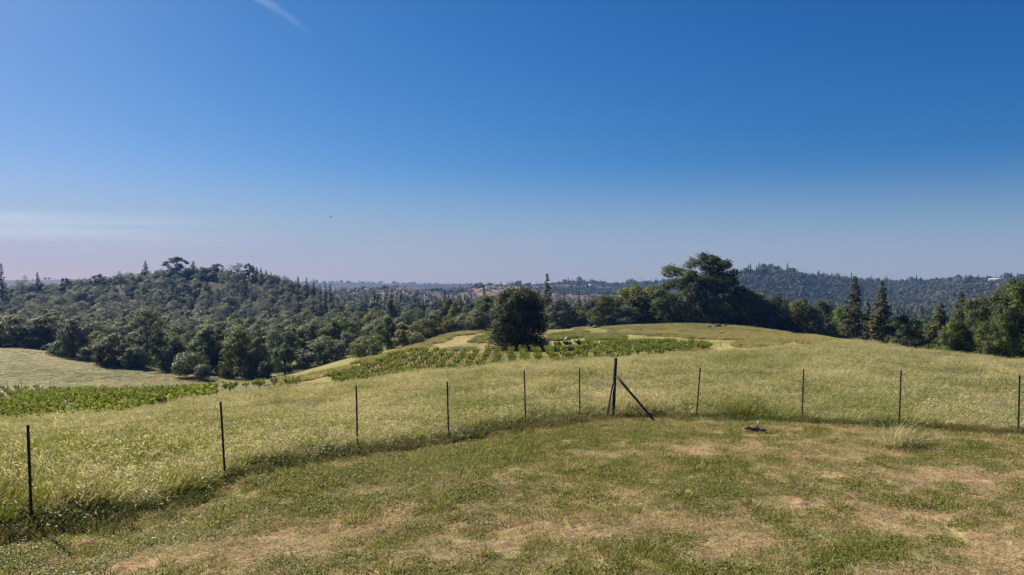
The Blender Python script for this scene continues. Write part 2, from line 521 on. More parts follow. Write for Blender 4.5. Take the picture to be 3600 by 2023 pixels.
# the deep, clear blue of this sky: each channel of the sky texture gets its own response
SKY_STRENGTH, EXPOSURE = .1, 1.05
sp3 = N(nt, 'ShaderNodeSeparateColor'); nt.links.new(sky.outputs[0], sp3.inputs[0])
cb3 = N(nt, 'ShaderNodeCombineColor')
for ch, (a_, g_) in enumerate(((.66, 1.84), (.59, 1.12), (.80, .82))):
    q_ = math_(nt, 'POWER', math_(nt, 'MULTIPLY', sp3.outputs[ch], .1), g_)
    nt.links.new(math_(nt, 'MULTIPLY', q_, a_ / (SKY_STRENGTH * 2 ** EXPOSURE)), cb3.inputs[ch])
# thin streaks of high cloud low over the left horizon
mp = N(nt, 'ShaderNodeMapping'); mp.inputs['Scale'].default_value = (3.0, 3.0, 60); mp.inputs['Rotation'].default_value = (0, math.radians(1.5), 0)
nt.links.new(tc.outputs['Generated'], mp.inputs['Vector'])
cn = N(nt, 'ShaderNodeTexNoise'); cn.inputs['Scale'].default_value = 1.0; cn.inputs['Detail'].default_value = 5
nt.links.new(mp.outputs[0], cn.inputs['Vector'])
mr = N(nt, 'ShaderNodeMapRange'); mr.interpolation_type = 'SMOOTHSTEP'
nt.links.new(sep.outputs[2], mr.inputs[0]); mr.inputs[1].default_value = -.03; mr.inputs[2].default_value = .035; mr.inputs[3].default_value = 0; mr.inputs[4].default_value = 1
mr2 = N(nt, 'ShaderNodeMapRange'); mr2.interpolation_type = 'SMOOTHSTEP'
nt.links.new(sep.outputs[2], mr2.inputs[0]); mr2.inputs[1].default_value = .055; mr2.inputs[2].default_value = .02
mr3 = N(nt, 'ShaderNodeMapRange'); mr3.interpolation_type = 'SMOOTHSTEP'
nt.links.new(sep.outputs[0], mr3.inputs[0]); mr3.inputs[1].default_value = -.28; mr3.inputs[2].default_value = -.6
st = ramp(nt, cn.outputs[0], [(.35, (0, 0, 0)), (.75, (1, 1, 1))])
fac = math_(nt, 'MULTIPLY', math_(nt, 'MULTIPLY', mr.outputs[0], mr2.outputs[0]), math_(nt, 'MULTIPLY', mr3.outputs[0], st))
skyc = mixc(nt, math_(nt, 'MULTIPLY', fac, .75), cb3.outputs[0], (5.0, 6.0, 7.2))
hz = N(nt, 'ShaderNodeMapRange'); hz.interpolation_type = 'SMOOTHSTEP'
nt.links.new(sep.outputs[2], hz.inputs[0]); hz.inputs[1].default_value = .13; hz.inputs[2].default_value = -.03
skyc = mixc(nt, math_(nt, 'MULTIPLY', hz.outputs[0], .72), skyc, (1.62, 2.10, 2.62))
bg = N(nt, 'ShaderNodeBackground'); bg.inputs['Strength'].default_value = SKY_STRENGTH
nt.links.new(skyc, bg.inputs['Color'])
wo = N(nt, 'ShaderNodeOutputWorld'); nt.links.new(bg.outputs[0], wo.inputs['Surface'])

cam = bpy.data.cameras.new('camera'); cam.lens = 24; cam.sensor_width = 36; cam.clip_start = .1; cam.clip_end = 40000
co = bpy.data.objects.new('camera', cam); COL.objects.link(co)
co.location = (0, 0, CZ); co.rotation_euler = (math.pi / 2 - PITCH, 0, 0)
S.camera = co

S.view_settings.view_transform = 'Standard'; S.view_settings.look = 'None'
S.view_settings.exposure = EXPOSURE; S.view_settings.gamma = 1
try: S.view_settings.use_curve_mapping = False
except Exception: pass
S.render.engine = 'CYCLES'
cy = S.cycles
cy.max_bounces = 5; cy.diffuse_bounces = 2; cy.glossy_bounces = 1; cy.transmission_bounces = 3; cy.transparent_max_bounces = 12; cy.volume_bounces = 0
cy.use_denoising = True; cy.denoiser = 'OPENIMAGEDENOISE'; cy.denoising_input_passes = 'RGB_ALBEDO_NORMAL'; cy.denoising_prefilter = 'ACCURATE'
cy.use_adaptive_sampling = False
cy.sample_clamp_indirect = 4
cy.caustics_reflective = cy.caustics_refractive = False
try: cy.use_fast_gi = False
except Exception: pass

HAZE_D, HAZE_C = .00014, (.11, .25, .62)
# ==================================================================
# ------------------------------------------------------------------ layout of the fence, lawn and meadow
POST_UV = [(80, 1330), (567, 1203), (900, 1123), (1129, 1090), (1323, 1059), (1459, 1037), (1541, 1031),
           (1752, 1029), (2018, 1043), (2262, 1063), (2562, 1084)]
POSTS = [on_lawn(u, v) for u, v in POST_UV]
_fx = np.array([p[0] for p in POSTS]); _fy = np.array([p[1] for p in POSTS])
FXY = np.array([(_fx[0] - 9, _fy[0] - 9.5)] + POSTS + [(_fx[-1] + 12, _fy[-1] - 8.0)])


def beyond_fence(x, y):
    """signed distance to the fence line, positive on the meadow side"""
    x = np.asarray(x, float); y = np.asarray(y, float)
    best = np.full(x.shape, 1e9)
    for a, b in zip(FXY[:-1], FXY[1:]):
        ab = b - a; L2 = ab @ ab
        t = np.clip(((x - a[0]) * ab[0] + (y - a[1]) * ab[1]) / L2, 0, 1)
        best = np.minimum(best, np.hypot(x - a[0] - t * ab[0], y - a[1] - t * ab[1]))
    yl = np.interp(x, FXY[:, 0], FXY[:, 1])
    yl = np.where(x < FXY[0, 0], FXY[0, 1] + (x - FXY[0, 0]) * 1.05, yl)
    yl = np.where(x > FXY[-1, 0], FXY[-1, 1] - (x - FXY[-1, 0]) * .6, yl)
    return np.where(y > yl, best, -best)


MEADOW_END = ([-300, 0, 300, 480, 660, 900, 1150, 1400, 1700, 2000, 2120, 2300, 2576, 2900],
              [38, 44, 52, 56, 60, 64, 62, 64, 65, 64, 80, 96, 92, 90])


def pip(u, v, poly):
    u = np.asarray(u); v = np.asarray(v)
    ins = np.zeros(u.shape, bool)
    n = len(poly)
    for i in range(n):
        x1, y1 = poly[i]; x2, y2 = poly[(i + 1) % n]
        c = (y1 > v) != (y2 > v)
        with np.errstate(divide='ignore', invalid='ignore'):
            ins ^= c & (u < (x2 - x1) * (v - y1) / (y2 - y1 + 1e-12) + x1)
    return ins


def blobs(u, v, L):
    s = np.zeros(np.shape(u))
    for (bu, bv, ru, rv, w, sl) in L:
        du = u - bu; dv = v - bv + sl * du
        s = np.maximum(s, w * np.exp(-((du / ru) ** 2 + (dv / rv) ** 2)))
    return s


STRAW = [(150, 1465, 260, 40, .8, .12), (560, 1400, 330, 48, 1., .17), (900, 1352, 260, 50, .95, .2), (1180, 1372, 300, 45, 1., .2), (800, 1320, 200, 25, .7, .2),
         (1560, 1330, 230, 40, .8, .12), (1400, 1420, 260, 35, .6, .1), (1500, 1225, 240, 25, .55, .12), (1250, 1205, 160, 20, .5, .15), (1890, 1385, 170, 36, .95, 0),
         (1720, 1290, 200, 30, .5, .05), (2060, 1280, 190, 26, .85, -.05), (2450, 1420, 200, 60, .85, 0), (2290, 1330, 220, 30, .6, 0), (2500, 1330, 160, 30, .55, 0),
         (2000, 1140, 260, 22, .5, 0), (2350, 1200, 260, 30, .5, 0), (1700, 1140, 200, 18, .45, .05), (2150, 1080, 180, 14, .6, 0), (1760, 1085, 120, 10, .5, 0), (1990, 1190, 160, 22, .5, 0)]
GREEN = [(300, 1335, 420, 36, 1., .2), (60, 1420, 130, 40, 1., .15), (900, 1210, 380, 40, 1., .2), (1300, 1120, 300, 26, .9, .15), (1130, 1160, 160, 20, .8, .2), (1800, 1440, 260, 22, .8, 0),
         (2060, 1380, 180, 30, .8, 0), (2200, 1235, 200, 20, .7, 0), (1500, 1175, 150, 16, .6, .1), (1850, 1225, 180, 20, .7, 0), (2100, 1420, 200, 25, .8, 0), (700, 1270, 200, 26, .8, .2)]
SOIL = [(216, 1371, 42, 7, 1, .1), (396, 1331, 36, 6, 1, .15), (740, 1273, 30, 6, .8, .1), (1521, 1081, 26, 4, 1, .1), (1900, 1098, 46, 4, .9, 0), (1461, 1143, 22, 4, .7, 0),
        (1883, 1217, 15, 3, .9, 0), (1982, 1074, 12, 2, .9, 0), (2481, 1108, 16, 3, .9, -.1), (2437, 1140, 20, 3, .9, -.1), (1998, 1260, 38, 9, .9, -.2), (2131, 1252, 20, 6, .9, -.2),
        (2271, 1250, 24, 5, 1, -.1), (2328, 1261, 26, 6, 1, -.25), (2534, 1232, 28, 5, .9, -.15), (2451, 1350, 36, 8, .7, -.1), (2010, 1204, 30, 4, .6, 0), (2120, 1204, 26, 5, .6, 0),
        (960, 1292, 60, 6, .45, .15), (700, 1350, 70, 9, .4, .2), (300, 1432, 90, 9, .5, .15), (2200, 1170, 60, 5, .5, 0), (2350, 1180, 50, 5, .5, 0), (1560, 1265, 30, 5, .4, 0)]


def lawn_mix(x, y):
    z = terrain_z(x, y)
    u, v = uv_of(x, y, z)
    n = fbm(x * .55, y * .55, 21, 4)
    n2 = fbm(x * 2.3, y * 2.3, 22, 3)
    ma, mb = np.array(on_lawn(560, 1405)), np.array(on_lawn(1180, 1300)); md = (mb - ma) / np.hypot(*(mb - ma))
    al_, ac_ = x * md[0] + y * md[1], x * md[1] - y * md[0]
    n3 = fbm(al_ * .22, ac_ * 1.5, 24, 3)
    straw = .28 + .10 * smooth(1500, 2100, u) + (n3 - .5) * .85 + blobs(u, v, STRAW) * .66 - blobs(u, v, GREEN) * .36 + (n - .5) * .5 + (n2 - .5) * .7
    soil = np.clip(blobs(u, v, SOIL) * 1.15 + (n2 - .5) * 1.0 + np.maximum(n - .66, 0) * 2.2 - .12, 0, 1)
    soil = np.where(y < 6.5, 0, soil)
    return np.clip(straw, 0, 1), np.clip(soil, 0, 1)


# knoll, vineyard and field regions, outlined on the photograph and projected onto the ground
VINE_KNOLL = [(800, 990), (838, 962), (945, 917), (985, 897), (1030, 888), (1110, 890), (1200, 889), (1300, 886), (1390, 876), (1460, 871), (1560, 866), (1650, 865),
              (1785, 874), (1795, 884), (1740, 896), (1600, 900), (1500, 925), (1200, 965), (1000, 990)]
VINE_LEFT = [(-420, 985), (0, 981), (200, 985), (340, 992), (440, 984), (560, 984), (700, 968), (860, 962), (860, 975), (640, 1012), (500, 1034), (330, 1064), (150, 1086), (0, 1104), (-420, 1150)]
FIELD = [(-900, 866), (-320, 862), (0, 866), (130, 876), (200, 893), (300, 924), (470, 940), (560, 947), (650, 946), (720, 936), (760, 955), (690, 985), (560, 994), (300, 1003), (0, 1003), (-900, 1005)]
STRAW_PATHS = [[(700, 975), (760, 963), (850, 940), (960, 908), (1060, 872), (1140, 845), (1240, 832), (1242, 840), (1150, 862), (1060, 882), (960, 915), (870, 945), (760, 975)],
               [(1060, 872), (1130, 858), (1245, 836), (1400, 842), (1420, 852), (1330, 872), (1240, 880), (1120, 878)],
               [(1355, 822), (1475, 826), (1480, 832), (1360, 833)],
               [(1500, 834), (1640, 843), (1800, 852), (1930, 858), (2060, 864), (2110, 866), (2100, 872), (1930, 868), (1800, 860), (1620, 849), (1510, 838)],
               [(1760, 884), (1850, 868), (1990, 880), (2100, 872), (2140, 868), (2140, 900), (1740, 905)]]
TALL_STRIPS = [([(690, 968), (780, 948), (900, 915), (1010, 885), (1080, 862), (1140, 838), (1240, 827), (1240, 833), (1150, 848), (1060, 876), (930, 916), (830, 945), (720, 968)], .7, .8),
               ([(1185, 862), (1205, 850), (1240, 838), (1246, 843), (1225, 860), (1195, 868)], .15, .7),
               ([(1120, 878), (1190, 874), (1180, 882), (1100, 883)], .1, .35),
               ([(1385, 858), (1395, 845), (1450, 836), (1478, 834), (1470, 846), (1430, 856)], .1, .9),
               ([(1470, 852), (1490, 842), (1530, 842), (1580, 850), (1540, 856), (1480, 856)], .05, .6),
               ([(1355, 815), (1480, 820), (1480, 826), (1360, 828)], .95, .6),
               ([(1525, 836), (1620, 836), (1720, 836), (1850, 838), (1970, 846), (2040, 856), (2020, 862), (1880, 858), (1740, 851), (1620, 845)], .75, .7),
               ([(1840, 872), (1880, 860), (1930, 856), (1960, 866), (1940, 873), (1880, 876)], .7, .6),
               ([(1930, 862), (1960, 856), (1975, 864), (1950, 870)], .2, .5),
               ([(1500, 818), (1700, 812), (1850, 818), (1990, 838), (1960, 842), (1700, 832), (1540, 830)], .35, .30),
               ([(1990, 846), (2060, 850), (2120, 862), (2180, 870), (2180, 885), (2080, 872), (2000, 862)], .95, .8)]


def region(u, v, y, poly, ylo, yhi, jit=0.0, x=None):
    m = (y > ylo) & (y < yhi)
    if jit:
        ju = (fbm(x * .35, y * .35, 91, 3) - .5) * jit * 5; jv = (fbm(x * .5, y * .35, 92, 3) - .5) * jit * 1.6
        u = u + ju; v = v + jv
    return m & pip(u, v, poly)


# ------------------------------------------------------------------ the ground, one sheet
def build_ground():
    th = np.concatenate([np.linspace(-180, -50, 40, endpoint=False), np.linspace(-50, 50, 640, endpoint=False), np.linspace(50, 180, 40, endpoint=False)])
    th = np.radians(th)
    r = np.concatenate([np.geomspace(.4, 7, 24, endpoint=False), np.geomspace(7, 28, 240, endpoint=False), np.geomspace(28, 7000, 420)])
    nt_, nr = len(th), len(r)
    X = (r[:, None] * np.sin(th)[None, :]).ravel(); Y = (r[:, None] * np.cos(th)[None, :]).ravel()
    Z = terrain_z(X, Y)
    u, v = uv_of(X, Y, Z)
    # tractor ruts in the dry part of the lawn
    nearm = (Y > 7) & (Y < 20)
    rut = np.zeros_like(X)
    zz = np.zeros_like(X)
    for (bu, bv, ru, rv) in RUTS:
        du = u - bu; dv = v - bv + .17 * du
        zz = np.maximum(zz, np.exp(-((du / ru) ** 2 + (dv / rv) ** 2)))
    rut = zz * nearm
    Z = Z - .15 * rut * (.4 + 1.2 * vnoise(X * 2.2, Y * 2.2, 33))
    # mole hills of red soil
    Z = Z + np.where(nearm | ((Y >= 20) & (Y < 25)), blobs(u, v, SOIL) * .05, 0)
    # ---- colour of each place
    C = np.zeros((len(X), 3))

    def lay(c, m):
        m = np.clip(m, 0, 1)[:, None]
        C[:] = C * (1 - m) + np.asarray(c) * m
    n1 = fbm(X * .05, Y * .05, 41, 4); n2 = fbm(X * .4, Y * .4, 42, 4); n3 = fbm(X * .012, Y * .012, 43, 4)
    front = Y > 0
    lay((.058, .055, .024), np.ones_like(X))                                   # woodland floor
    lay((.13, .16, .045), smooth(.46, .58, n1) * smooth(330, 250, Y))
    lay((.045, .045, .026), smooth(380, 430, Y) * (Y < 800))
    dry = smooth(.46, .58, n3 + (n2 - .5) * .15)
    farm = smooth(760, 950, Y)
    lay((.036, .042, .022), farm)                                              # chaparral hills
    bare = smooth(.28, .44, fbm(X * .006, Y * .006, 44, 4)) * smooth(1000, 1150, Y) * smooth(2500, 2100, Y) * smooth(1750, 1480, u) * smooth(840, 900, u)
    lay((.150, .110, .072), bare * (.50 + .5 * smooth(.35, .6, fbm(X * .02, Y * .02, 50, 3))))
    bare2 = smooth(.53, .60, fbm(X * .008, Y * .008, 45, 4)) * farm * smooth(2300, 2450, u) * (Y < 2500)
    lay((.17, .135, .075), bare2)
    lay((.026, .034, .024), smooth(3000, 4000, Y))
    lay((.06, .055, .036), smooth(3000, 4000, Y) * smooth(.6, .66, fbm(X * .004, Y * .009, 46, 4)))
    # knoll: short grass, yellow green
    kn = (Y > 70) & (Y < 225) & (u > 690) & (u < 2200)
    lay((.165, .17, .046), kn * smooth(225, 212, Y))
    lay((.22, .185, .07), kn * smooth(.5, .6, n1) * .8 * smooth(225, 212, Y))
    lay((.155, .19, .035), kn * smooth(.56, .64, fbm(X * .09, Y * .09, 47, 3)) * .9 * smooth(225, 212, Y))
    for P_ in STRAW_PATHS:
        lay((.24, .188, .080), region(u, v, Y, P_, 72, 230, 10, X) * smooth(.30, .55, n2 + .25 * n1) * .9)
    for P_, dr, hh in TALL_STRIPS:
        lay(np.array((.12, .15, .04)) * (1 - dr) + np.array((.28, .22, .09)) * dr, region(u, v, Y, P_, 72, 240, 3, X) * .9)
    lay((.145, .085, .042), region(u, v, Y, VINE_KNOLL, 70, 200, 6, X) * (.45 + .75 * smooth(.4, .6, n1)))
    lay((.115, .125, .034), region(u, v, Y, VINE_KNOLL, 70, 200, 0) * smooth(.5, .62, n2) * .85)
    # lower field
    fl = region(u, v, Y, FIELD, 140, 265, 4, X)
    lay((.185, .172, .062), fl)
    lay((.215, .18, .080), fl * smooth(.48, .6, fbm(X * .03, Y * .09, 48, 4)))
    lay((.14, .155, .045), fl * smooth(.55, .66, fbm(X * .07, Y * .07, 49, 4)) * .8)
    lay((.15, .13, .055), (Y > 48) & (Y < 170) & (u < 860) & pip(u, v, VINE_LEFT))
    # meadow soil
    bf = beyond_fence(X, Y)
    mend = np.interp(u, *MEADOW_END)
    lay((.13, .115, .045), (bf > -.2) & (Y < mend + 6) & (Y > 2))
    # lawn
    lawn = (bf <= -.1) & (np.hypot(X, Y) < 60) | ((Y < 6))
    straw, soil = lawn_mix(X, Y)
    g = np.array((.15, .15, .050)); s_ = np.array((.32, .25, .135)); so_ = np.array((.25, .125, .075))
    cc = g[None] * (1 - straw[:, None]) + s_[None] * straw[:, None]
    cc = cc * (.75 + .5 * n2[:, None])
    cc = cc * (1 - soil[:, None]) + so_[None] * soil[:, None]
    C[lawn] = cc[lawn]
    # ---- faces
    idx = np.arange(nr * nt_).reshape(nr, nt_)
    a = idx[:-1]; b = idx[1:]
    Q = np.stack([a, b, np.roll(b, -1, 1), np.roll(a, -1, 1)], -1).reshape(-1, 4)[:, ::-1]
    V = np.vstack([np.stack([X, Y, Z], 1), [(0, 0, float(terrain_z(0, 0)[0]))]])
    c0 = len(V) - 1
    T = np.stack([np.full(nt_, c0), np.roll(idx[0], -1), idx[0]], 1)
    C = np.vstack([C, C[:1]])
    gg = Geo(); gg.add(V, Q, T)
    m, nt, out = new_mat('ground_soil_and_grass')
    base = attr(nt, 'ground_col').outputs['Color']
    f1 = wnoise(nt, 9, 5, .65); f2 = wnoise(nt, .9, 5, .65); f3 = wnoise(nt, .11, 6, .7); f4 = wnoise(nt, .02, 5, .7)
    s = None
    for f, lo, hi in ((f1, .62, 1.38), (f2, .66, 1.34), (f3, .7, 1.3), (f4, .8, 1.2)):
        mr = N(nt, 'ShaderNodeMapRange'); nt.links.new(f, mr.inputs[0])
        mr.inputs[1].default_value = .3; mr.inputs[2].default_value = .7; mr.inputs[3].default_value = lo; mr.inputs[4].default_value = hi
        s = mr.outputs[0] if s is None else math_(nt, 'MULTIPLY', s, mr.outputs[0])
    vm = N(nt, 'ShaderNodeVectorMath', operation='SCALE'); nt.links.new(base, vm.inputs[0]); nt.links.new(s, vm.inputs['Scale'])
    p = N(nt, 'ShaderNodeBsdfPrincipled'); p.inputs['Roughness'].default_value = .95; p.inputs['Specular IOR Level'].default_value = .1
    nt.links.new(vm.outputs[0], p.inputs['Base Color'])
    bp = N(nt, 'ShaderNodeBump'); bp.inputs['Strength'].default_value = .8; bp.inputs['Distance'].default_value = .06
    nt.links.new(math_(nt, 'ADD', f1, math_(nt, 'MULTIPLY', f2, 2.5)), bp.inputs['Height'])
    bp2 = N(nt, 'ShaderNodeBump'); bp2.inputs['Strength'].default_value = .9; bp2.inputs['Distance'].default_value = 1.2
    nt.links.new(f3, bp2.inputs['Height']); nt.links.new(bp.outputs[0], bp2.inputs['Normal'])
    nt.links.new(bp2.outputs[0], p.inputs['Normal'])
    nt.links.new(p.outputs[0], out.inputs['Surface'])
    me = gg.mesh('ground', m)
    ca = me.color_attributes.new('ground_col', 'FLOAT_COLOR', 'POINT')
    ca.data.foreach_set('color', np.hstack([C, np.ones((len(C), 1))]).astype(np.float32).ravel())
    return tag(link('ground', me), 'rolling ground of lawn, meadow, knoll, field and far hills', 'ground', kind='structure')


build_ground()
print('ground', time.time() - T0)


# ------------------------------------------------------------------ grass
def blades(g, base, h, w, lean, curve, r, dry, levels=4, rnd=None):
    """strips of grass; lean = unit horizontal direction of bending"""
    n = len(base)
    t = np.linspace(0, 1, levels)
    ang = r.uniform(0, 2 * np.pi, n); wd = np.stack([np.cos(ang), np.sin(ang), np.zeros(n)], 1)
    up = np.array([0, 0, 1.0])
    pos = base[:, None, :] + up * (h[:, None] * (t - .28 * curve[:, None] * t ** 2))[..., None] + lean[:, None, :] * (h * curve)[:, None, None] * (t ** 2)[None, :, None]
    wt = (w[:, None] * np.array([.9, 1, .75, .12])[:levels])[..., None] if levels == 4 else (w[:, None] * np.linspace(1, .15, levels))[..., None]
    V = np.stack([pos - wd[:, None, :] * wt, pos + wd[:, None, :] * wt], 2).reshape(-1, 3)
    k = np.arange(n)[:, None] * levels * 2 + np.arange(levels - 1)[None, :] * 2
    Q = np.stack([k, k + 1, k + 3, k + 2], -1).reshape(-1, 4)
    rr = r.uniform(0, 1, n) if rnd is None else rnd
    g.add(V, Q, None, 0, rnd=np.repeat(rr, levels * 2), dry=np.repeat(np.broadcast_to(dry, (n,)), levels * 2), tip=np.tile(np.repeat(t, 2), n))
    return pos[:, -1, :]


def wind(n, r, spread=.6):
    a = r.normal(-.15, spread, n)
    return np.stack([np.cos(a), np.sin(a), np.zeros(n)], 1)


def meadow_patch(seed, size=.62, n_leaf=95, n_stalk=40, hmul=1.0, dryness=.35):
    r = np.random.default_rng(seed); g = Geo()
    def base(n): return np.stack([r.uniform(-size / 2, size / 2, n), r.uniform(-size / 2, size / 2, n), np.full(n, -.03)], 1)
    hz = r.uniform(.45, .8, n_leaf) * hmul
    blades(g, base(n_leaf), hz, r.uniform(.004, .0095, n_leaf), wind(n_leaf, r), r.uniform(.1, .75, n_leaf), r, (r.uniform(0, 1, n_leaf) < dryness) * r.uniform(.5, 1, n_leaf))
    hs_ = r.uniform(.7, 1.02, n_stalk) * hmul
    wdir = wind(n_stalk, r, .45); cu = r.uniform(.15, .7, n_stalk)
    dr = np.clip(r.normal(.7, .25, n_stalk), 0, 1)
    tips = blades(g, base(n_stalk), hs_, np.full(n_stalk, .0026), wdir, cu, r, dr)
    k = 6
    P = np.repeat(tips, k, 0) - np.repeat(wdir, k, 0) * (r.uniform(-.02, .16, (n_stalk * k, 1))) - np.array([0, 0, 1]) * r.uniform(0, .09, (n_stalk * k, 1))
    D = unit(np.repeat(wdir, k, 0) * .7 + np.array([0, 0, -.5]) + r.normal(0, .35, (n_stalk * k, 3)))
    n = n_stalk * k
    t = unit(np.cross(D, r.normal(size=(n, 3)))); L = r.uniform(.05, .10, (n, 1)); W_ = r.uniform(.006, .012, (n, 1))
    V = np.stack([P, P + D * L * .4 + t * W_, P + D * L, P + D * L * .4 - t * W_], 1).reshape(-1, 3)
    g.add(V, np.arange(n * 4).reshape(-1, 4), None, 0, rnd=np.repeat(r.uniform(.3, 1, n), 4), dry=np.repeat(np.clip(np.repeat(dr, k) + .18, 0, 1.3), 4), tip=1.0)
    return g


def grass_mat(name, green0, green1, straw0, straw1, wn=.22, tr=.42, flower=None, bias=0.0):
    m, nt, out = new_mat(name)
    rnd = attr(nt, 'rnd').outputs['Fac']; dry = attr(nt, 'dry').outputs['Fac']; tip = attr(nt, 'tip').outputs['Fac']
    gc = ramp(nt, rnd, [(0, green0), (1, green1)]); sc = ramp(nt, rnd, [(0, straw0), (1, straw1)])
    nz = wnoise(nt, wn, 4, .6); nz2 = wnoise(nt, 1.7, 3, .6)
    # broad patches where the grass has ripened more
    sh = N(nt, 'ShaderNodeMapRange'); nt.links.new(nz, sh.inputs[0]); sh.inputs[1].default_value = .32; sh.inputs[2].default_value = .68; sh.inputs[3].default_value = -.55; sh.inputs[4].default_value = .5
    sh2 = N(nt, 'ShaderNodeMapRange'); nt.links.new(nz2, sh2.inputs[0]); sh2.inputs[1].default_value = .3; sh2.inputs[2].default_value = .7; sh2.inputs[3].default_value = -.22; sh2.inputs[4].default_value = .22
    f = math_(nt, 'ADD', math_(nt, 'ADD', dry, sh.outputs[0]), sh2.outputs[0])
    f = math_(nt, 'ADD', f, math_(nt, 'MULTIPLY_ADD', tip, .22, bias), clamp=True)
    c = mixc(nt, f, gc, sc)
    if flower:
        fn = wnoise(nt, .35, 3); fm = N(nt, 'ShaderNodeMapRange'); nt.links.new(fn, fm.inputs[0]); fm.inputs[1].default_value = .60; fm.inputs[2].default_value = .70
        pk = math_(nt, 'MULTIPLY', fm.outputs[0], math_(nt, 'GREATER_THAN', math_(nt, 'ADD', math_(nt, 'MULTIPLY', tip, 1.0), math_(nt, 'MULTIPLY', rnd, .6)), 1.15))
        c = mixc(nt, math_(nt, 'MULTIPLY', pk, .5), c, flower)
    leafy(nt, out, c, tr, .5, .16, (1.1, 1.05, .75))
    return m


M['meadow'] = grass_mat('meadow_grass', (.080, .112, .014), (.26, .285, .055), (.33, .265, .105), (.76, .69, .46), flower=(.22, .18, .32), bias=-.40)
M['lawn'] = grass_mat('lawn_grass', (.100, .120, .022), (.27, .275, .070), (.29, .21, .115), (.62, .49, .32), wn=.7, bias=-.07)
M['weeds'] = grass_mat('shade_dark_weeds', (.032, .050, .010), (.095, .125, .026), (.18, .125, .055), (.38, .28, .14), wn=.5)  # weed greens kept dark: the shade along the fence is put into their colour

# --- tall meadow beyond the fence
xs, ys = np.meshgrid(np.arange(-78, 92, .46), np.arange(1.5, 100, .46))
px = xs.ravel() + rng.uniform(-.2, .2, xs.size); py = ys.ravel() + rng.uniform(-.2, .2, xs.size)
bf = beyond_fence(px, py)
k = (bf > .12)
px, py, bf = px[k], py[k], bf[k]
pz = terrain_z(px, py); pu, pv = uv_of(px, py, pz)
k = (pu > -430) & (pu < 3000) & (py < np.interp(pu, *MEADOW_END)) & (py > 4)
# far from the lens every second patch is enough
k &= (py < 44) | (rng.uniform(size=len(px)) < .7)
px, py, pz, bf, pu = px[k], py[k], pz[k], bf[k], pu[k]
hn = fbm(px * .18, py * .18, 61, 3)
sc = (.58 + .76 * hn) * (.62 + .80 * fbm(px * .75, py * .75, 62, 2))
edge = smooth(.0, .8, bf)
sz = sc * (.44 + .60 * edge)
sz *= np.where(pu > 1500, .92, 1)
rot = np.stack([rng.normal(0, .10, len(px)), rng.normal(0, .10, len(px)) + .14, rng.normal(0, .4, len(px))], 1)
scl = np.stack([np.ones(len(px)), np.ones(len(px)), sz], 1)
drynear = (fbm(px * .3, py * .3, 63, 3) + .28 * smooth(1.8, .3, bf) > .58)
plumy = smooth(.36, .62, fbm(px * .22, py * .22, 64, 3) + .30 * smooth(1.5, 14, bf) - .20)
idx = np.where(rng.uniform(size=len(px)) < plumy, rng.integers(0, 3, len(px)), 3 + rng.integers(0, 3, len(px))); idx = np.where(drynear & (rng.uniform(size=len(px)) < .7), 6 + rng.integers(0, 2, len(px)), idx)
protos = [proto('meadow_patch', meadow_patch(100 + i, n_leaf=85, n_stalk=30, dryness=.20).mesh('meadow_patch', M['meadow'])) for i in range(3)]
protos += [proto('meadow_patch', meadow_patch(110 + i, n_leaf=120, n_stalk=9, hmul=.95, dryness=.10).mesh('meadow_patch', M['meadow'])) for i in range(3)]
protos += [proto('meadow_patch', meadow_patch(120 + i, n_leaf=100, n_stalk=22, dryness=.7).mesh('meadow_patch', M['meadow'])) for i in range(2)]
tag(scatter('meadow_grass', protos, np.stack([px, py, pz], 1), rot, scl, idx), 'tall ripening meadow grass leaning in the breeze beyond the wire fence', 'grass', kind='stuff')
print('meadow', len(px), time.time() - T0)


# --- leafy weeds along the foot of the fence, green darkened to stand for shade
def weed_patch(seed):
    r = np.random.default_rng(seed); g = Geo(); n = 110
    b = np.stack([r.uniform(-.25, .25, n), r.uniform(-.25, .25, n), np.full(n, -.02)], 1)
    blades(g, b, r.uniform(.10, .34, n), r.uniform(.003, .007, n), wind(n, r, 1.6), r.uniform(.2, .9, n), r, (r.uniform(size=n) < .25) * .8)
    m_ = 150
    P = np.stack([r.uniform(-.27, .27, m_), r.uniform(-.27, .27, m_), r.uniform(.02, .24, m_)], 1)
    Nn = unit(r.normal(size=(m_, 3)) + (0, 0, .9))
    cards(g, P, Nn, r.uniform(.010, .024, m_), r, .8)
    return g


segs = []
for a, b in zip(FXY[:-1], FXY[1:]):
    L = np.hypot(*(b - a)); n = int(L / .06)
    t = rng.uniform(0, 1, n); nrm_ = np.array([(b - a)[1], -(b - a)[0]]) / L
    p_ = a + (b - a) * t[:, None] + nrm_ * rng.normal(.16, .30, n)[:, None]
    segs.append(p_)
wp = np.vstack(segs); wz = terrain_z(wp[:, 0], wp[:, 1]); wu, wv = uv_of(wp[:, 0], wp[:, 1], wz)
k = (wu > -480) & (wu < 3050) & (wp[:, 1] > 3); wp, wz, wu = wp[k], wz[k], wu[k]
ws = rng.uniform(.55, 1.15, len(wp)) * (.6 + .8 * fbm(wp[:, 0] * .8, wp[:, 1] * .8, 66, 2)) * np.where(wu > 1500, .75, 1.0)
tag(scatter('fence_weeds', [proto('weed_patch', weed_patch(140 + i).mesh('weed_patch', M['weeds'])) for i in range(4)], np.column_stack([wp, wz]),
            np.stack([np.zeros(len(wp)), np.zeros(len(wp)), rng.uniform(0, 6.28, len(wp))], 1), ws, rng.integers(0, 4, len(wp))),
    'low weeds, darkened to look shaded, growing along the foot of the wire fence', 'weeds', kind='stuff')


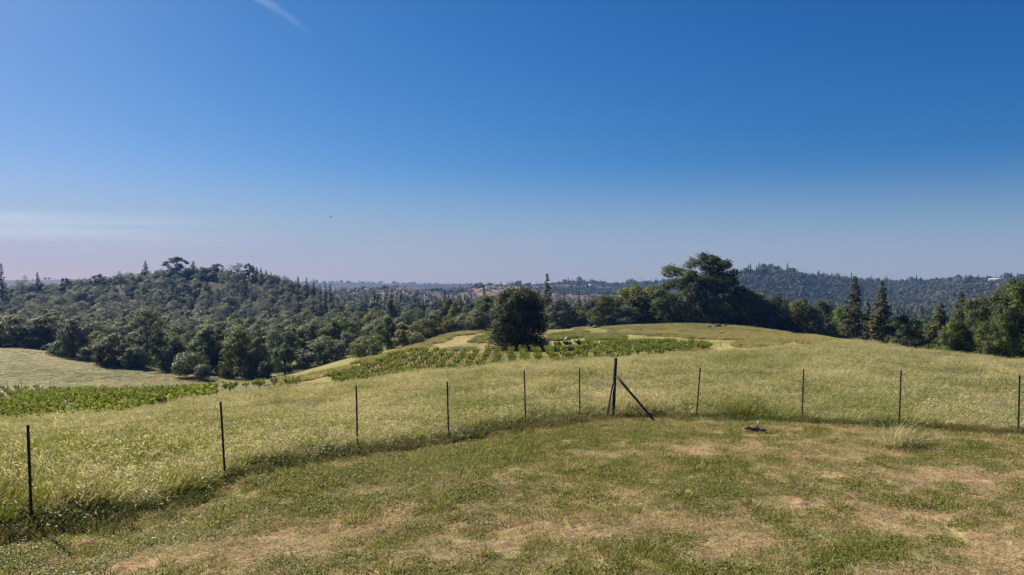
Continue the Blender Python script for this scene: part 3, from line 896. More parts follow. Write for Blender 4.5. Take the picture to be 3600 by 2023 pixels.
# --- mown lawn
def lawn_patch(seed, kind):
    r = np.random.default_rng(seed); g = Geo(); s = .23
    def base(n, z=-.012): return np.stack([r.uniform(-s, s, n), r.uniform(-s, s, n), np.full(n, z)], 1)
    if kind == 'green':
        n = 260
        blades(g, base(n), r.uniform(.03, .085, n), r.uniform(.0022, .0045, n), wind(n, r, 2), r.uniform(.1, .9, n), r, (r.uniform(size=n) < .2) * .9)
        m_ = 120; P = base(m_); P[:, 2] = r.uniform(.01, .05, m_)
        cards(g, P, unit(r.normal(0, .6, (m_, 3)) + (0, 0, 1)), r.uniform(.006, .013, m_), r, .85)
    elif kind == 'clover':
        n = 70
        blades(g, base(n), r.uniform(.03, .11, n), r.uniform(.002, .004, n), wind(n, r, 2), r.uniform(.1, .9, n), r, (r.uniform(size=n) < .3) * .9)
        m_ = 330; P = base(m_); P[:, 2] = r.uniform(.008, .05, m_)
        cards(g, P, unit(r.normal(0, .5, (m_, 3)) + (0, 0, 1)), r.uniform(.008, .017, m_), r, .9)
    elif kind == 'straw':
        n = 150
        blades(g, base(n), r.uniform(.015, .05, n), r.uniform(.002, .0035, n), wind(n, r, 2), r.uniform(.2, 1.1, n), r, np.clip(r.normal(.85, .25, n), 0, 1.2))
        m_ = 230; P = base(m_); P[:, 2] = r.uniform(.004, .03, m_)
        a = r.uniform(0, 6.28, m_); D = np.stack([np.cos(a), np.sin(a), r.normal(0, .22, m_)], 1)
        t = unit(np.cross(D, r.normal(size=(m_, 3)) + (0, 0, .4))); L = r.uniform(.03, .11, (m_, 1)); W_ = r.uniform(.0016, .0032, (m_, 1))
        V = np.stack([P, P + D * L * .5 + t * W_, P + D * L, P + D * L * .5 - t * W_], 1).reshape(-1, 3)
        g.add(V, np.arange(m_ * 4).reshape(-1, 4), None, 0, rnd=np.repeat(r.uniform(0, 1, m_), 4), dry=np.repeat(r.uniform(.7, 1.25, m_), 4), tip=.6)
    else:                                        # taller tussock
        n = 120
        b = r.normal(0, .07, (n, 3)); b[:, 2] = -.015
        blades(g, b, r.uniform(.07, .17, n), r.uniform(.003, .006, n), unit(np.column_stack([b[:, :2] + r.normal(0, .03, (n, 2)), np.zeros(n)])), r.uniform(.2, .9, n), r, (r.uniform(size=n) < .15) * .8)
    return g


sp = .27
xs, ys = np.meshgrid(np.arange(-17, 24, sp), np.arange(6.2, 25, sp))
px = xs.ravel() + rng.uniform(-.13, .13, xs.size); py = ys.ravel() + rng.uniform(-.13, .13, xs.size)
bf = beyond_fence(px, py); pz = terrain_z(px, py); pu, pv = uv_of(px, py, pz)
k = (bf < .05) & (pu > -420) & (pu < 3000) & (pv < 1700)
px, py, pz, bf = px[k], py[k], pz[k], bf[k]
straw, soil = lawn_mix(px, py)
c = rng.uniform(size=len(px))
idx = np.where(c < straw, 4 + rng.integers(0, 3, len(px)), np.where(rng.uniform(size=len(px)) < .45, 2 + rng.integers(0, 2, len(px)), rng.integers(0, 2, len(px))))
idx = np.where((rng.uniform(size=len(px)) < .055 * (1 - straw) + .012), 7 + rng.integers(0, 2, len(px)), idx)
keep = rng.uniform(size=len(px)) > soil * 1.25
px, py, pz, idx, straw = px[keep], py[keep], pz[keep], idx[keep], straw[keep]
s_ = rng.uniform(.75, 1.35, len(px)) * np.where(idx >= 7, 1.1, 1)
zs = s_ * (.6 + .8 * fbm(px * .7, py * .7, 71, 3))
pro = [proto('lawn_patch', lawn_patch(200 + i, kd).mesh('lawn_patch', M['lawn'])) for i, kd in enumerate(['green', 'green', 'clover', 'clover', 'straw', 'straw', 'straw', 'tuft', 'tuft'])]
tag(scatter('lawn_grass', pro, np.stack([px, py, pz], 1), np.stack([np.zeros(len(px)), np.zeros(len(px)), rng.uniform(0, 6.28, len(px))], 1),
            np.stack([s_, s_, zs], 1), idx), 'patchy mown lawn of short green and straw coloured grass before the fence', 'grass', kind='stuff')
print('lawn', len(px), time.time() - T0)

# --- unmown strips on the knoll and rough grass on the lower field
SP_, SR, SS, SI = [], [], [], []
for poly, dr, hh in TALL_STRIPS:
    pu_ = np.array(poly)
    ul, uh = pu_[:, 0].min(), pu_[:, 0].max()
    n = int((uh - ul) * 70)
    yy = rng.uniform(85, 240, n); uu0 = rng.uniform(ul - 10, uh + 10, n); xx = (uu0 - 1288) / F * yy
    zz = terrain_z(xx, yy); uu, vv = uv_of(xx, yy, zz)
    k = pip(uu + (fbm(xx * .4, yy * .4, 93, 3) - .5) * 40, vv + (fbm(xx * .4, yy * .4, 94, 3) - .5) * 7, poly) & (yy > 95) & (rng.uniform(size=n) < smooth(.25, .5, fbm(xx * .16, yy * .16, 95, 3)))
    if uh < 2000: k &= (yy < 235)
    xx, yy, zz = xx[k], yy[k], zz[k]
    SP_.append(np.stack([xx, yy, zz], 1)); SS.append(np.stack([np.full(len(xx), 1.8)] * 2 + [rng.uniform(.4, 1.3, len(xx)) * hh * 1.15], 1))
    SI.append((rng.uniform(size=len(xx)) < dr).astype(int))
# lower field: low ripe grass in drifts
n = 9000
yy = rng.uniform(150, 262, n); uu0 = rng.uniform(-250, 770, n); xx = (uu0 - 1288) / F * yy; zz = terrain_z(xx, yy); uu, vv = uv_of(xx, yy, zz)
k = pip(uu, vv, FIELD) & (rng.uniform(size=n) < .35 + .9 * fbm(xx * .06, yy * .06, 77, 3)); xx, yy, zz = xx[k], yy[k], zz[k]
SP_.append(np.stack([xx, yy, zz], 1)); SS.append(np.stack([np.full(len(xx), 2.0)] * 2 + [rng.uniform(.10, .28, len(xx)) * (.4 + fbm(xx * .1, yy * .1, 78, 3))], 1))
SI.append((rng.uniform(size=len(xx)) < .72).astype(int))
SP_ = np.vstack(SP_); SS = np.vstack(SS); SI = np.concatenate(SI)


def strip_patch(seed, dry):
    r = np.random.default_rng(seed); g = Geo(); n = 110
    b = np.stack([r.uniform(-.4, .4, n), r.uniform(-.4, .4, n), np.full(n, -.05)], 1)
    blades(g, b, r.uniform(.45, .95, n), r.uniform(.008, .018, n), wind(n, r, .8), r.uniform(.1, .6, n), r, np.clip(r.normal(dry, .2, n), 0, 1.1))
    return g


M['strip_green'] = grass_mat('unmown_green_grass', (.085, .125, .025), (.17, .21, .05), (.22, .19, .07), (.36, .30, .13), wn=.12)
M['strip_dry'] = grass_mat('unmown_dry_grass', (.13, .15, .04), (.22, .22, .065), (.25, .21, .08), (.46, .385, .18), wn=.12)
pro = [proto('strip_patch', strip_patch(300, .12).mesh('strip_patch', M['strip_green'])), proto('strip_patch', strip_patch(301, .8).mesh('strip_patch', M['strip_dry']))]
tag(scatter('field_grass', pro, SP_, np.stack([np.zeros(len(SP_)), np.zeros(len(SP_)), rng.normal(0, .5, len(SP_))], 1), SS, SI),
    'unmown green and straw grass strips on the knoll and the lower field', 'grass', kind='stuff')
print('strips', len(SP_), time.time() - T0)


# ------------------------------------------------------------------ trees: a trunk mesh and a crown mesh for each kind
def limb(p0, p1, r0, r1, r, n=6, wob=.06):
    t = np.linspace(0, 1, n)[:, None]
    L = np.linalg.norm(np.subtract(p1, p0))
    path = np.asarray(p0) * (1 - t) + np.asarray(p1) * t
    path = path + np.sin(t * np.pi) * (np.array([0, 0, .10]) * L) + r.normal(0, wob * L, (n, 3)) * np.sin(t * np.pi) * .5
    return path, np.linspace(r0, r1, n)


def broadleaf(seed, H, W, leaves, leaf, trunk_h=.18, n_cl=34, cl=(.13, .24), lean=0.0, mats=('oak_dark',), dense=.75, flat=.9, low=.08, gap=0.0,
              top_blossom=0, skirt=.72, sep_=.40, dome=3.2, lobe=(.82, .36), trunk_r=None, bark='bark', multi=1, squash=1.0, outward=.85):
    """dome of leafy clumps carried by limbs.  Returns trunk mesh, crown mesh; base at the origin."""
    r = np.random.default_rng(seed)
    gt = Geo(); gc = Geo()
    tr = trunk_r or .035 * H
    z0 = low * H; cz = z0 + (H - z0) * .46; rz = (H - z0) * .54; rx = W / 2
    # clump centres in an uneven dome that comes down to the skirt
    C = []; R = []
    tries = 0
    while len(C) < n_cl and tries < 6000:
        tries += 1
        f = r.uniform(.02, 1.0); a = r.uniform(0, 2 * math.pi)
        lob = lobe[0] + lobe[1] * vnoise(np.array([math.cos(a) * 1.3 + seed]), np.array([math.sin(a) * 1.3 + f * 2.1 + seed * .7]), seed)[0]
        prof = rx * (1 - f ** dome) ** .55 * (skirt + (1 - skirt) * min(1, f / .34)) * lob
        rc = r.uniform(*cl) * rx * (1 - .25 * f)
        q = r.uniform(0, 1) ** (.62 - .35 * dense)
        rad = max(prof - rc * .55, .05) * q
        c = np.array([math.cos(a) * rad, math.sin(a) * rad, z0 + f * (H - z0) - rc * (.2 + .6 * f)])
        c[0] += lean * c[2]
        if C and min(np.linalg.norm(c - p_) / (a_ + rc) for p_, a_ in zip(C, R)) < sep_: continue
        if gap and f > .3 and vnoise(np.array([c[0] * .33 + seed]), np.array([c[2] * .33]), 7)[0] < gap: continue
        C.append(c); R.append(rc)
    C = np.array(C); R = np.array(R)
    # trunks and limbs
    fork = np.array([lean * trunk_h * H, 0, trunk_h * H])
    for m_ in range(multi):
        a = m_ * 2.1 + r.uniform(0, 6); off = 0 if multi == 1 else tr * 1.6
        b0 = np.array([math.cos(a) * off, math.sin(a) * off, -.35])
        top = fork + (0 if multi == 1 else 1) * np.array([math.cos(a), math.sin(a), 0]) * W * .10
        pth, rad = limb(b0, top, tr * 1.25, tr * .8, r, 6, .05)
        rad[0] *= 1.25
        gt.add(*tube(pth, rad, 7))
        hub = top + np.array([lean * H * .25, 0, H * .24])
        gt.add(*tube(*limb(top, hub, tr * .8, tr * .45, r, 5), 6))
        sel = r.permutation(len(C))[:max(6, int(18 / multi))]
        for k in sel:
            st = top + (hub - top) * r.uniform(0, 1)
            gt.add(*tube(*limb(st, C[k], tr * r.uniform(.25, .42), tr * .07, r, 6), 5))
    # leaves
    w = R ** 2.1; w /= w.sum()
    cnt = r.multinomial(leaves, w)
    ctr = np.array([lean * cz, 0, H * .36])
    for k in range(len(C)):
        n = cnt[k]
        d = unit(r.normal(size=(n, 3)))
        d[:, 2] = np.where((d[:, 2] < -.2) & (r.uniform(size=n) < .35), -d[:, 2], d[:, 2])
        rad = R[k] * (r.uniform(.25, 1.0, (n, 1)) ** .5) * (1 + .18 * r.normal(size=(n, 1)))
        P = C[k] + d * rad * np.array([1, 1, .95 * squash])
        out_ = unit(C[k] - ctr)
        Nn = unit(d * outward + out_ * .3 + r.normal(0, .55, (n, 3)) + np.array([0, 0, .25]))
        So = unit(d * .75 + out_ * .55 + r.normal(0, .36, (n, 3)) + np.array([0, 0, .12]))
        mi = np.zeros(n, int)
        if len(mats) > 1 and not top_blossom:
            mi[:] = 0 if r.uniform() < .65 else 1
        tone = np.clip(r.uniform(.1, .75) + r.normal(0, .22, n), 0, 1)
        for q_ in (0, 1):
            if (mi == q_).any(): cards(gc, P[mi == q_], Nn[mi == q_], leaf * r.uniform(.6, 1.25, (mi == q_).sum()), r, .62, q_, tone[mi == q_], So[mi == q_])
        if top_blossom:
            nb = int(top_blossom * n)
            d = unit(r.normal(size=(nb, 3)) + np.array([-.3, -.1, .75])); P = C[k] + d * R[k] * np.array([1, 1, .82]) * r.uniform(.95, 1.12, (nb, 1))
            hi = (P[:, 2] > H * .30)
            spikes(gc, P[hi], unit(d[hi] * .6 + np.array([0, 0, .8])), r.uniform(.25, .42, hi.sum()), .06, r, 1, None, d[hi])
    P0 = gt.mesh('trunk', M[bark]); P1 = gc.mesh('crown', [M[m] for m in mats])
    return P0, P1


def grey_pine(seed, H, W, n_cl=26, tufts=26, fork=True, mat='pine_grey', crown_from=.30, needle=.42, round_=False):
    """open wispy pine with a forking trunk and upswept sprays"""
    r = np.random.default_rng(seed); gt = Geo(); gc = Geo()
    tr = .016 * H + .05
    heads = [np.array([r.normal(0, .04) * W, r.normal(0, .04) * W, H])]
    if fork:
        for _ in range(r.integers(1, 3)): heads.append(np.array([r.uniform(-.33, .33) * W, r.uniform(-.3, .3) * W, H * r.uniform(.78, .97)]))
    sp = np.array([r.normal(0, .03) * W, 0, H * r.uniform(.28, .42)])
    pth, rad = limb((0, 0, -.3), sp, tr * 1.2, tr * .8, r, 6, .03); gt.add(*tube(pth, rad, 7))
    for hd in heads:
        pth, rad = limb(sp, hd, tr * .7, tr * .12, r, 9, .04); gt.add(*tube(pth, rad, 6))
        nb = int(n_cl / len(heads))
        for k in range(nb):
            f = r.uniform(crown_from, 1.0) ** .9
            zf = f
            i = min(int(max((zf - .3) / .7, 0) * 8), 8); st = pth[i]
            if zf < .4: st = sp * (zf / .4)
            a = r.uniform(0, 6.28)
            prof = math.sin(min(1, (1.08 - zf) / .62) * 1.57) if not round_ else math.sqrt(max(0, 1 - ((zf - .6) / .46) ** 2))
            L = W * .5 * prof * r.uniform(.55, 1.05)
            en = st + np.array([math.cos(a) * L, math.sin(a) * L, L * r.uniform(.25, .75)])
            en[2] = min(en[2], H * 1.01)
            gt.add(*tube(*limb(st, en, tr * .22, tr * .05, r, 5, .08), 4))
            # sprays of needles near the branch end
            for _ in range(tufts):
                t = r.uniform(.45, 1.05)
                c = st * (1 - t) + en * t + r.normal(0, .06 * W, 3) * np.array([1, 1, .75])
                n = 7
                D = unit(r.normal(0, .8, (n, 3)) + np.array([math.cos(a) * .5, math.sin(a) * .5, .75]))
                spikes(gc, np.repeat(c[None], n, 0), D, r.uniform(.7, 1.3, n) * needle, needle * .13, r, 0, np.full(n, r.uniform()), np.repeat(unit((c - (0, 0, H * .5)) * (1, 1, .6) + (0, 0, .12 * H) + r.normal(0, .10 * H, 3))[None], n, 0))
    return gt.mesh('trunk', M['pine_bark']), gc.mesh('crown', M[mat])


def fir(seed, H, W, whorls=24, per=7, mat='fir', crown_from=.10, card=.34, raggedness=.3, droop=.22, topw=.05):
    """tall conifer with tiers of drooping boughs"""
    r = np.random.default_rng(seed); gt = Geo(); gc = Geo()
    tr = .012 * H + .06
    gt.add(*tube([(0, 0, -.3), (0, 0, H * .4), (0, 0, H * .99)], [tr * 1.2, tr * .8, tr * .1], 7))
    for k in range(whorls):
        f = k / (whorls - 1); z = H * (crown_from + (.985 - crown_from) * f)
        prof = (topw + (1 - topw) * (1 - f) ** .82) * (1 - .35 * max(0, .18 - f) / .18)
        for j in range(per):
            if r.uniform() < raggedness * .45: continue
            a = r.uniform(0, 6.28); L = W * .5 * prof * r.uniform(1 - raggedness, 1.06)
            dr = droop * L + .1
            d = np.array([math.cos(a), math.sin(a), 0]); sd = np.array([-math.sin(a), math.cos(a), 0])
            en = np.array([0, 0, z]) + d * L + np.array([0, 0, -dr + L * .16])
            if L > .6: gt.add(*tube([(0, 0, z), ((en + (0, 0, z)) / 2 + (0, 0, .1 * L)), en], [tr * .16, tr * .1, .01], 4))
            n = max(5, int(L * 9 / (card / .34)))
            t = r.uniform(.18, 1.0, n) ** .75
            wid = L * .30 * (1.1 - t)
            P = np.array([0, 0, z]) + d * (L * t)[:, None] + sd * (r.uniform(-1, 1, n) * wid)[:, None] + np.array([0, 0, 1]) * ((-dr + L * .16) * t ** 1.5 + r.normal(0, .06 * L + .04, n))[:, None]
            Nn = unit(np.array([0, 0, 1]) + r.normal(0, .55, (n, 3)) + d * .2)
            cards(gc, P, Nn, card * r.uniform(.6, 1.2, n), r, .45, 0, None, unit(d * .8 + np.array([0, 0, .55]) + r.normal(0, .35, (n, 3))))
    gc_top = np.array([[0, 0, H]])
    spikes(gc, gc_top - (0, 0, .6), np.array([[0, 0, 1.0]]), .9, .1, r, 0, None, np.array([[0, -.5, .86]]))
    return gt.mesh('trunk', M['pine_bark']), gc.mesh('crown', M[mat])


def shrub_mesh(seed, H, W, leaves, leaf, mat):
    r = np.random.default_rng(seed); g = Geo()
    n_cl = 9
    for k in range(n_cl):
        a = r.uniform(0, 6.28); q = r.uniform(0, .32) * W
        c = np.array([math.cos(a) * q, math.sin(a) * q, H * r.uniform(.3, .72)]); R = r.uniform(.2, .3) * W
        n = leaves // n_cl
        d = unit(r.normal(size=(n, 3)))
        P = c + d * R * np.array([1, 1, H / W]) * (r.uniform(.4, 1.0, (n, 1)) ** .5)
        P[:, 2] = np.abs(P[:, 2])
        cards(g, P, unit(d + r.normal(0, .6, (n, 3)) + (0, 0, .3)), leaf * r.uniform(.6, 1.2, n), r, .62, 0, None, unit(d + unit(c) * .4 + r.normal(0, .25, (n, 3)) + (0, 0, .2)))
    return g


KIND = {}       # kind -> list of (trunk, crown, nominal height, nominal width)
for i in range(4):
    KIND.setdefault('oak_dark', []).append((*broadleaf(400 + i, 10, 10.5, 9000, .20, n_cl=40, cl=(.24, .40), low=.0, dense=.8), 10, 10.5))
    KIND.setdefault('oak_grey', []).append((*broadleaf(410 + i, 10, 9.5, 8000, .19, n_cl=40, cl=(.20, .36), low=.03, dense=.6, mats=('oak_grey',), trunk_h=.2), 10, 9.5))
for i in range(3):
    KIND.setdefault('oak_green', []).append((*broadleaf(420 + i, 11, 9.5, 8500, .20, n_cl=42, cl=(.20, .34), low=.04, dense=.6, mats=('oak_green',), trunk_h=.2), 11, 9.5))
    KIND.setdefault('oak_olive', []).append((*broadleaf(430 + i, 9, 9.5, 10000, .18, n_cl=44, cl=(.22, .36), low=.0, dense=.9, mats=('oak_olive',)), 9, 9.5))
    KIND.setdefault('grey_pine', []).append((*grey_pine(440 + i, 14, 8.5, n_cl=30, tufts=15), 14, 8.5))
    KIND.setdefault('fir', []).append((*fir(450 + i, 17, 6.5, whorls=24, per=7, card=.40, raggedness=.35), 17, 6.5))
KIND['round_pine'] = [(*grey_pine(446, 12, 11, n_cl=44, tufts=16, round_=True, crown_from=.2), 12, 11)]
KIND['umbrella_pine'] = [(*grey_pine(448 + i, 14, 9, n_cl=52, tufts=22, crown_from=.40, round_=True, mat='fir'), 14, 9) for i in range(2)]
KIND['stem_tree'] = [(*broadleaf(460 + i, 13, 8.5, 5200, .21, trunk_h=.34, n_cl=26, cl=(.16, .30), low=.36, dense=.55, skirt=.45, dome=3.0, sep_=.5, lobe=(.7, .5), mats=('oak_dark',), trunk_r=.28), 13, 8.5) for i in range(3)]
print('tree kinds', time.time() - T0)

NAME = {'oak_dark': 'oak_tree', 'oak_grey': 'oak_tree', 'oak_green': 'oak_tree', 'oak_olive': 'oak_tree', 'grey_pine': 'pine_tree', 'round_pine': 'pine_tree',
        'umbrella_pine': 'pine_tree', 'stem_tree': 'pine_tree', 'fir': 'conifer_tree'}


def plant(kind, u, Y, vtop, wpx, label, group=None, seed=None, meshes=None, name=None, cat='tree', sink=0.0):
    x, y, z = at(u, Y)
    ztop = float(zrel_of(vtop, Y)) + CZ
    H = ztop - z
    tr, cr, h0, w0 = meshes or KIND[kind][int(rng.integers(0, len(KIND[kind]))) if seed is None else seed]
    Wm = wpx / F * Y
    sx = Wm / w0
    o = empty(name or NAME[kind], (x, y, z - sink), float(rng.uniform(0, 6.28)), (sx, sx, H / h0))
    tag(o, label, cat, group)
    link('trunk', tr, o); link('crown', cr, o)
    return o


HZ = np.full(900, 3000.0)        # skyline so far, per 4 photo columns, used to leave out trees nothing shows of


def hz_add(u, vtop, wpx, vbase):
    a = int((u - wpx / 2 + 500) // 4); b = int((u + wpx / 2 + 500) // 4)
    a = max(a, 0); b = min(b, 899)
    for i in range(a, b + 1):
        t = abs((i * 4 - 500 - u) / (wpx / 2 + 1e-6))
        top = vtop + (vbase - vtop) * .55 * t * t
        HZ[i] = min(HZ[i], top)


def hz_visible(u, vtop, wpx, vbase):
    a = int((u - wpx / 2 + 500) // 4); b = int((u + wpx / 2 + 500) // 4)
    a = max(a, 0); b = min(b, 899)
    n = c = 0; area = 0
    for i in range(a, b + 1):
        t = abs((i * 4 - 500 - u) / (wpx / 2 + 1e-6)); n += 1
        top = vtop + (vbase - vtop) * .55 * t * t
        if top < HZ[i] - 2: c += 1; area += min(HZ[i], vbase) - top
    return area * 4


# ---- the trees one can tell apart, nearest to farthest along the edge of the field and round the knoll
HERO = [
    # kind, u, Y, vtop, width px, label
    ('oak_dark', 35, 252, 792, 84, 'broad dark oak in the corner of the field, the leftmost tree along its edge'),
    ('oak_dark', 104, 250, 797, 66, 'dark oak next right of the broad corner oak on the far edge of the field'),
    ('oak_dark', 150, 226, 856, 46, 'low dark oak leaning out over the upper edge of the grassy field'),
    ('oak_grey', 186, 224, 802, 62, 'loose pale-leaved oak behind the low dark oak at the edge of the field'),
    ('oak_dark', 232, 216, 866, 40, 'small dark oak filling the gap before the round dark oak'),
    ('oak_olive', 290, 207, 838, 84, 'round dark oak with an olive top at the edge of the field'),
    ('oak_dark', 342, 203, 868, 50, 'dark low oak at the foot of the tall dark pine'),
    ('oak_green', 405, 215, 832, 66, 'mid green oak right of the tall dark pine by the field'),
    ('oak_dark', 442, 206, 846, 64, 'spreading dark oak above the grey rounded bush at the field'),
    ('oak_green', 522, 200, 826, 70, 'fresh green oak standing behind the two rounded bushes'),
    ('oak_dark', 566, 200, 850, 52, 'dark oak between the fresh green oak and the leaning one'),
    ('oak_olive', 606, 190, 820, 74, 'tall olive oak with a leaning trunk at the low corner of the field'),
    ('oak_dark', 648, 186, 846, 50, 'dark oak on a bare trunk beside the field gate'),
    ('oak_grey', 690, 206, 828, 62, 'grey-green oak just behind the trees at the field gate'),
    ('oak_green', 717, 192, 862, 50, 'small green oak standing clear on a dark trunk above the gate'),
    ('oak_dark', 772, 190, 884, 42, 'small dark oak tucked against the multi-stemmed oak on the slope'),
    ('oak_grey', 818, 192, 846, 100, 'wide grey-green oak with several stems on the slope below the knoll'),
    ('oak_grey', 872, 212, 836, 60, 'grey-green oak behind the blossoming round buckeye'),
    ('oak_green', 975, 205, 797, 56, 'upright green oak on a bare trunk between the two buckeyes'),
    ('oak_olive', 1070, 210, 800, 74, 'dark rounded oak beside the cream blossoming buckeye on the slope'),
    ('oak_olive', 1134, 224, 802, 46, 'small rounded oak just left of the lone round oak on the knoll'),
    ('oak_grey', 1168, 232, 788, 50, 'slender grey oak close behind the lone round oak'),
    ('oak_green', 1232, 244, 738, 92, 'tall green oak between the lone round oak and the dense dark tree'),
    ('oak_grey', 1413, 236, 752, 84, 'round grey-green oak right of the dense dark tree on the knoll'),
    ('oak_grey', 1464, 244, 772, 48, 'pale grey-green oak between the round oak and the big oak group'),
    ('oak_olive', 1515, 234, 742, 96, 'olive-topped oak at the left end of the big oak group on the crest'),
    ('oak_olive', 1592, 242, 714, 118, 'highest rounded oak in the middle of the oak group on the crest'),
    ('oak_grey', 1572, 228, 768, 74, 'low grey-green oak in front of the oak group on the crest'),
    ('oak_olive', 1646, 238, 716, 96, 'rounded oak at the right end of the oak group beside the giant oak'),
    ('oak_green', 1704, 228, 760, 72, 'fresh green low oak under the left side of the giant oak'),
    ('oak_green', 1812, 226, 788, 50, 'small green oak under the middle of the giant oak'),
    ('oak_green', 1866, 236, 722, 92, 'green oak pressed against the right side of the giant oak'),
    ('oak_green', 1856, 222, 790, 46, 'small bright oak at the right foot of the giant oak'),
    ('oak_grey', 1908, 228, 736, 78, 'grey-leaved oak second to the right of the giant oak'),
    ('oak_dark', 1952, 230, 738, 72, 'dark oak just left of the light olive oak on the knoll'),
    ('oak_olive', 2012, 214, 748, 78, 'light olive oak standing in front of its dark neighbours right of the knoll'),
    ('oak_dark', 2066, 218, 754, 82, 'dark rounded oak immediately right of the light olive oak'),
    ('oak_green', 2118, 206, 766, 56, 'fresh green oak at the foot of the tall lone conifer'),
    ('oak_green', 2276, 178, 790, 80, 'green oak between the second conifer and the dark right-hand wood'),
    ('oak_dark', 2320, 188, 838, 50, 'low dark oak behind the meadow crest left of the right-hand wood'),
]
for i, (k, u, Y, vt, w, lab) in enumerate(HERO):
    plant(k, u, Y, vt, w * 1.5, lab, seed=i % len(KIND[k]))
    x, y, z = at(u, Y); _, vb = uv_of(x, y, z); hz_add(u, vt, w, float(vb))

# unique ones
giant = broadleaf(501, 20.5, 24, 42000, .25, trunk_h=.16, n_cl=125, cl=(.11, .20), low=.0, dense=.62, mats=('oak_green', 'oak_grey'), sep_=.55, dome=2.3, lobe=(.60, .72), trunk_r=.55, lean=-.01)
plant('oak_dark', 1770, 230, 636, 315, 'giant spreading oak towering over all the other trees on the crest', meshes=(*giant, 20.5, 24)); hz_add(1768, 650, 190, 815)
cyp = broadleaf(503, 11, 9.2, 40000, .14, trunk_h=.08, n_cl=105, cl=(.24, .40), lobe=(.93, .14), low=.0, dense=1.0, mats=('cypress',), skirt=1.0, dome=11, trunk_r=.4, outward=.9)
plant('oak_dark', 1305, 138, 722, 152, 'dense dark dome-shaped tree standing alone beside the knoll vineyard', meshes=(*cyp, 11, 9.2), name='evergreen_tree'); hz_add(1305, 728, 110, 864)
lone = broadleaf(505, 8, 8.5, 9000, .17, trunk_h=.2, n_cl=44, cl=(.22, .34), low=.17, dense=.9, mats=('oak_grey',), trunk_r=.3, skirt=.6)
plant('oak_grey', 1202, 205, 778, 78, 'lone round oak with a short bare trunk on the knoll edge', meshes=(*lone, 8, 8.5)); hz_add(1202, 780, 56, 834)
bk1 = broadleaf(507, 6, 9, 6000, .17, trunk_h=.1, n_cl=44, cl=(.22, .34), low=.02, dense=.9, mats=('buckeye', 'blossom'), top_blossom=.16, multi=3)
plant('oak_grey', 921, 170, 846, 88, 'wide round buckeye with pinkish cream blossom on the slope below the knoll', meshes=(*bk1, 6, 9), name='buckeye_tree')
bk2 = broadleaf(509, 7, 7.5, 4200, .18, trunk_h=.1, n_cl=30, cl=(.18, .30), low=.0, dense=.7, mats=('buckeye', 'blossom'), top_blossom=.24, multi=2)
plant('oak_grey', 1012, 197, 812, 62, 'upright buckeye covered in cream blossom beside the hay track', meshes=(*bk2, 7, 7.5), name='buckeye_tree')
plant('oak_grey', 1048, 192, 838, 44, 'low cream-flecked buckeye at the foot of the dark rounded oak', meshes=(*bk1, 6, 9), name='buckeye_tree')
pin = grey_pine(511, 20, 9, n_cl=52, tufts=16, mat='fir', crown_from=.25, needle=.5)
plant('grey_pine', 366, 212, 768, 92, 'tall dark pine rising above the oaks at the edge of the field', meshes=(*pin, 20, 9)); hz_add(366, 775, 70, 920)
pin2 = fir(513, 18, 5.5, whorls=26, per=7, mat='fir', card=.34, raggedness=.6, crown_from=.18, droop=.1, topw=.12)
plant('grey_pine', 1376, 262, 689, 60, 'tall thin pine behind the dense dark tree on the knoll', meshes=(*pin2, 18, 5.5), name='pine_tree'); hz_add(1376, 692, 40, 810)
f1 = fir(515, 20, 9.5, whorls=26, per=8, mat='fir_warm', card=.42, raggedness=.5, crown_from=.16, topw=.08)
f2 = fir(517, 19, 8.0, whorls=30, per=9, mat='fir_warm', card=.40, raggedness=.35, crown_from=.08)
f3 = fir(519, 15, 6.5, whorls=24, per=8, mat='fir', card=.38, raggedness=.3)
plant('fir', 2146, 178, 695, 104, 'tall lone conifer with a bare-sided ragged crown right of the knoll', meshes=(*f1, 20, 9.5))
plant('fir', 2214, 182, 708, 92, 'second tall conifer, fuller and right of the ragged one', meshes=(*f2, 19, 8.0))
plant('fir', 2180, 186, 756, 62, 'shorter dark conifer wedged between the two tall conifers', meshes=(*f3, 15, 6.5))
plant('fir', 2362, 128, 762, 112, 'broad dark conifer at the left end of the right-hand wood', meshes=(*f2, 19, 8.0))
plant('fir', 2412, 140, 734, 92, 'pointed conifer rising over the oaks of the right-hand wood', meshes=(*f1, 20, 9.5))
big1 = broadleaf(521, 13, 13, 30000, .16, trunk_h=.14, n_cl=96, cl=(.16, .27), low=.0, dense=.6, mats=('oak_dark', 'oak_green'), gap=.15, lobe=(.7, .5), sep_=.5)
big2 = broadleaf(523, 12, 12, 28000, .16, trunk_h=.14, n_cl=90, cl=(.16, .28), low=.0, dense=.6, mats=('oak_dark', 'oak_green'), gap=.12, lobe=(.7, .5), sep_=.5)
for (u, Y, vt, w, b, lab) in [(2460, 118, 742, 150, big1, 'leafy oak in the middle of the right-hand wood above the meadow'),
                              (2548, 112, 694, 190, big2, 'tallest oak of the right-hand wood, cut by the picture edge'),
                              (2400, 114, 800, 110, big2, 'lower bushy oak in front of the right-hand conifers'),
                              (2510, 106, 788, 130, big1, 'low spreading oak in front of the tallest right-hand oak'),
                              (2650, 110, 690, 200, big1, 'oak beyond the right edge of the right-hand wood')]:
    plant('oak_dark', u, Y, vt, w, lab, meshes=(*b, 13 if b is big1 else 12, 13 if b is big1 else 12)); hz_add(u, vt, w * .8, 900)

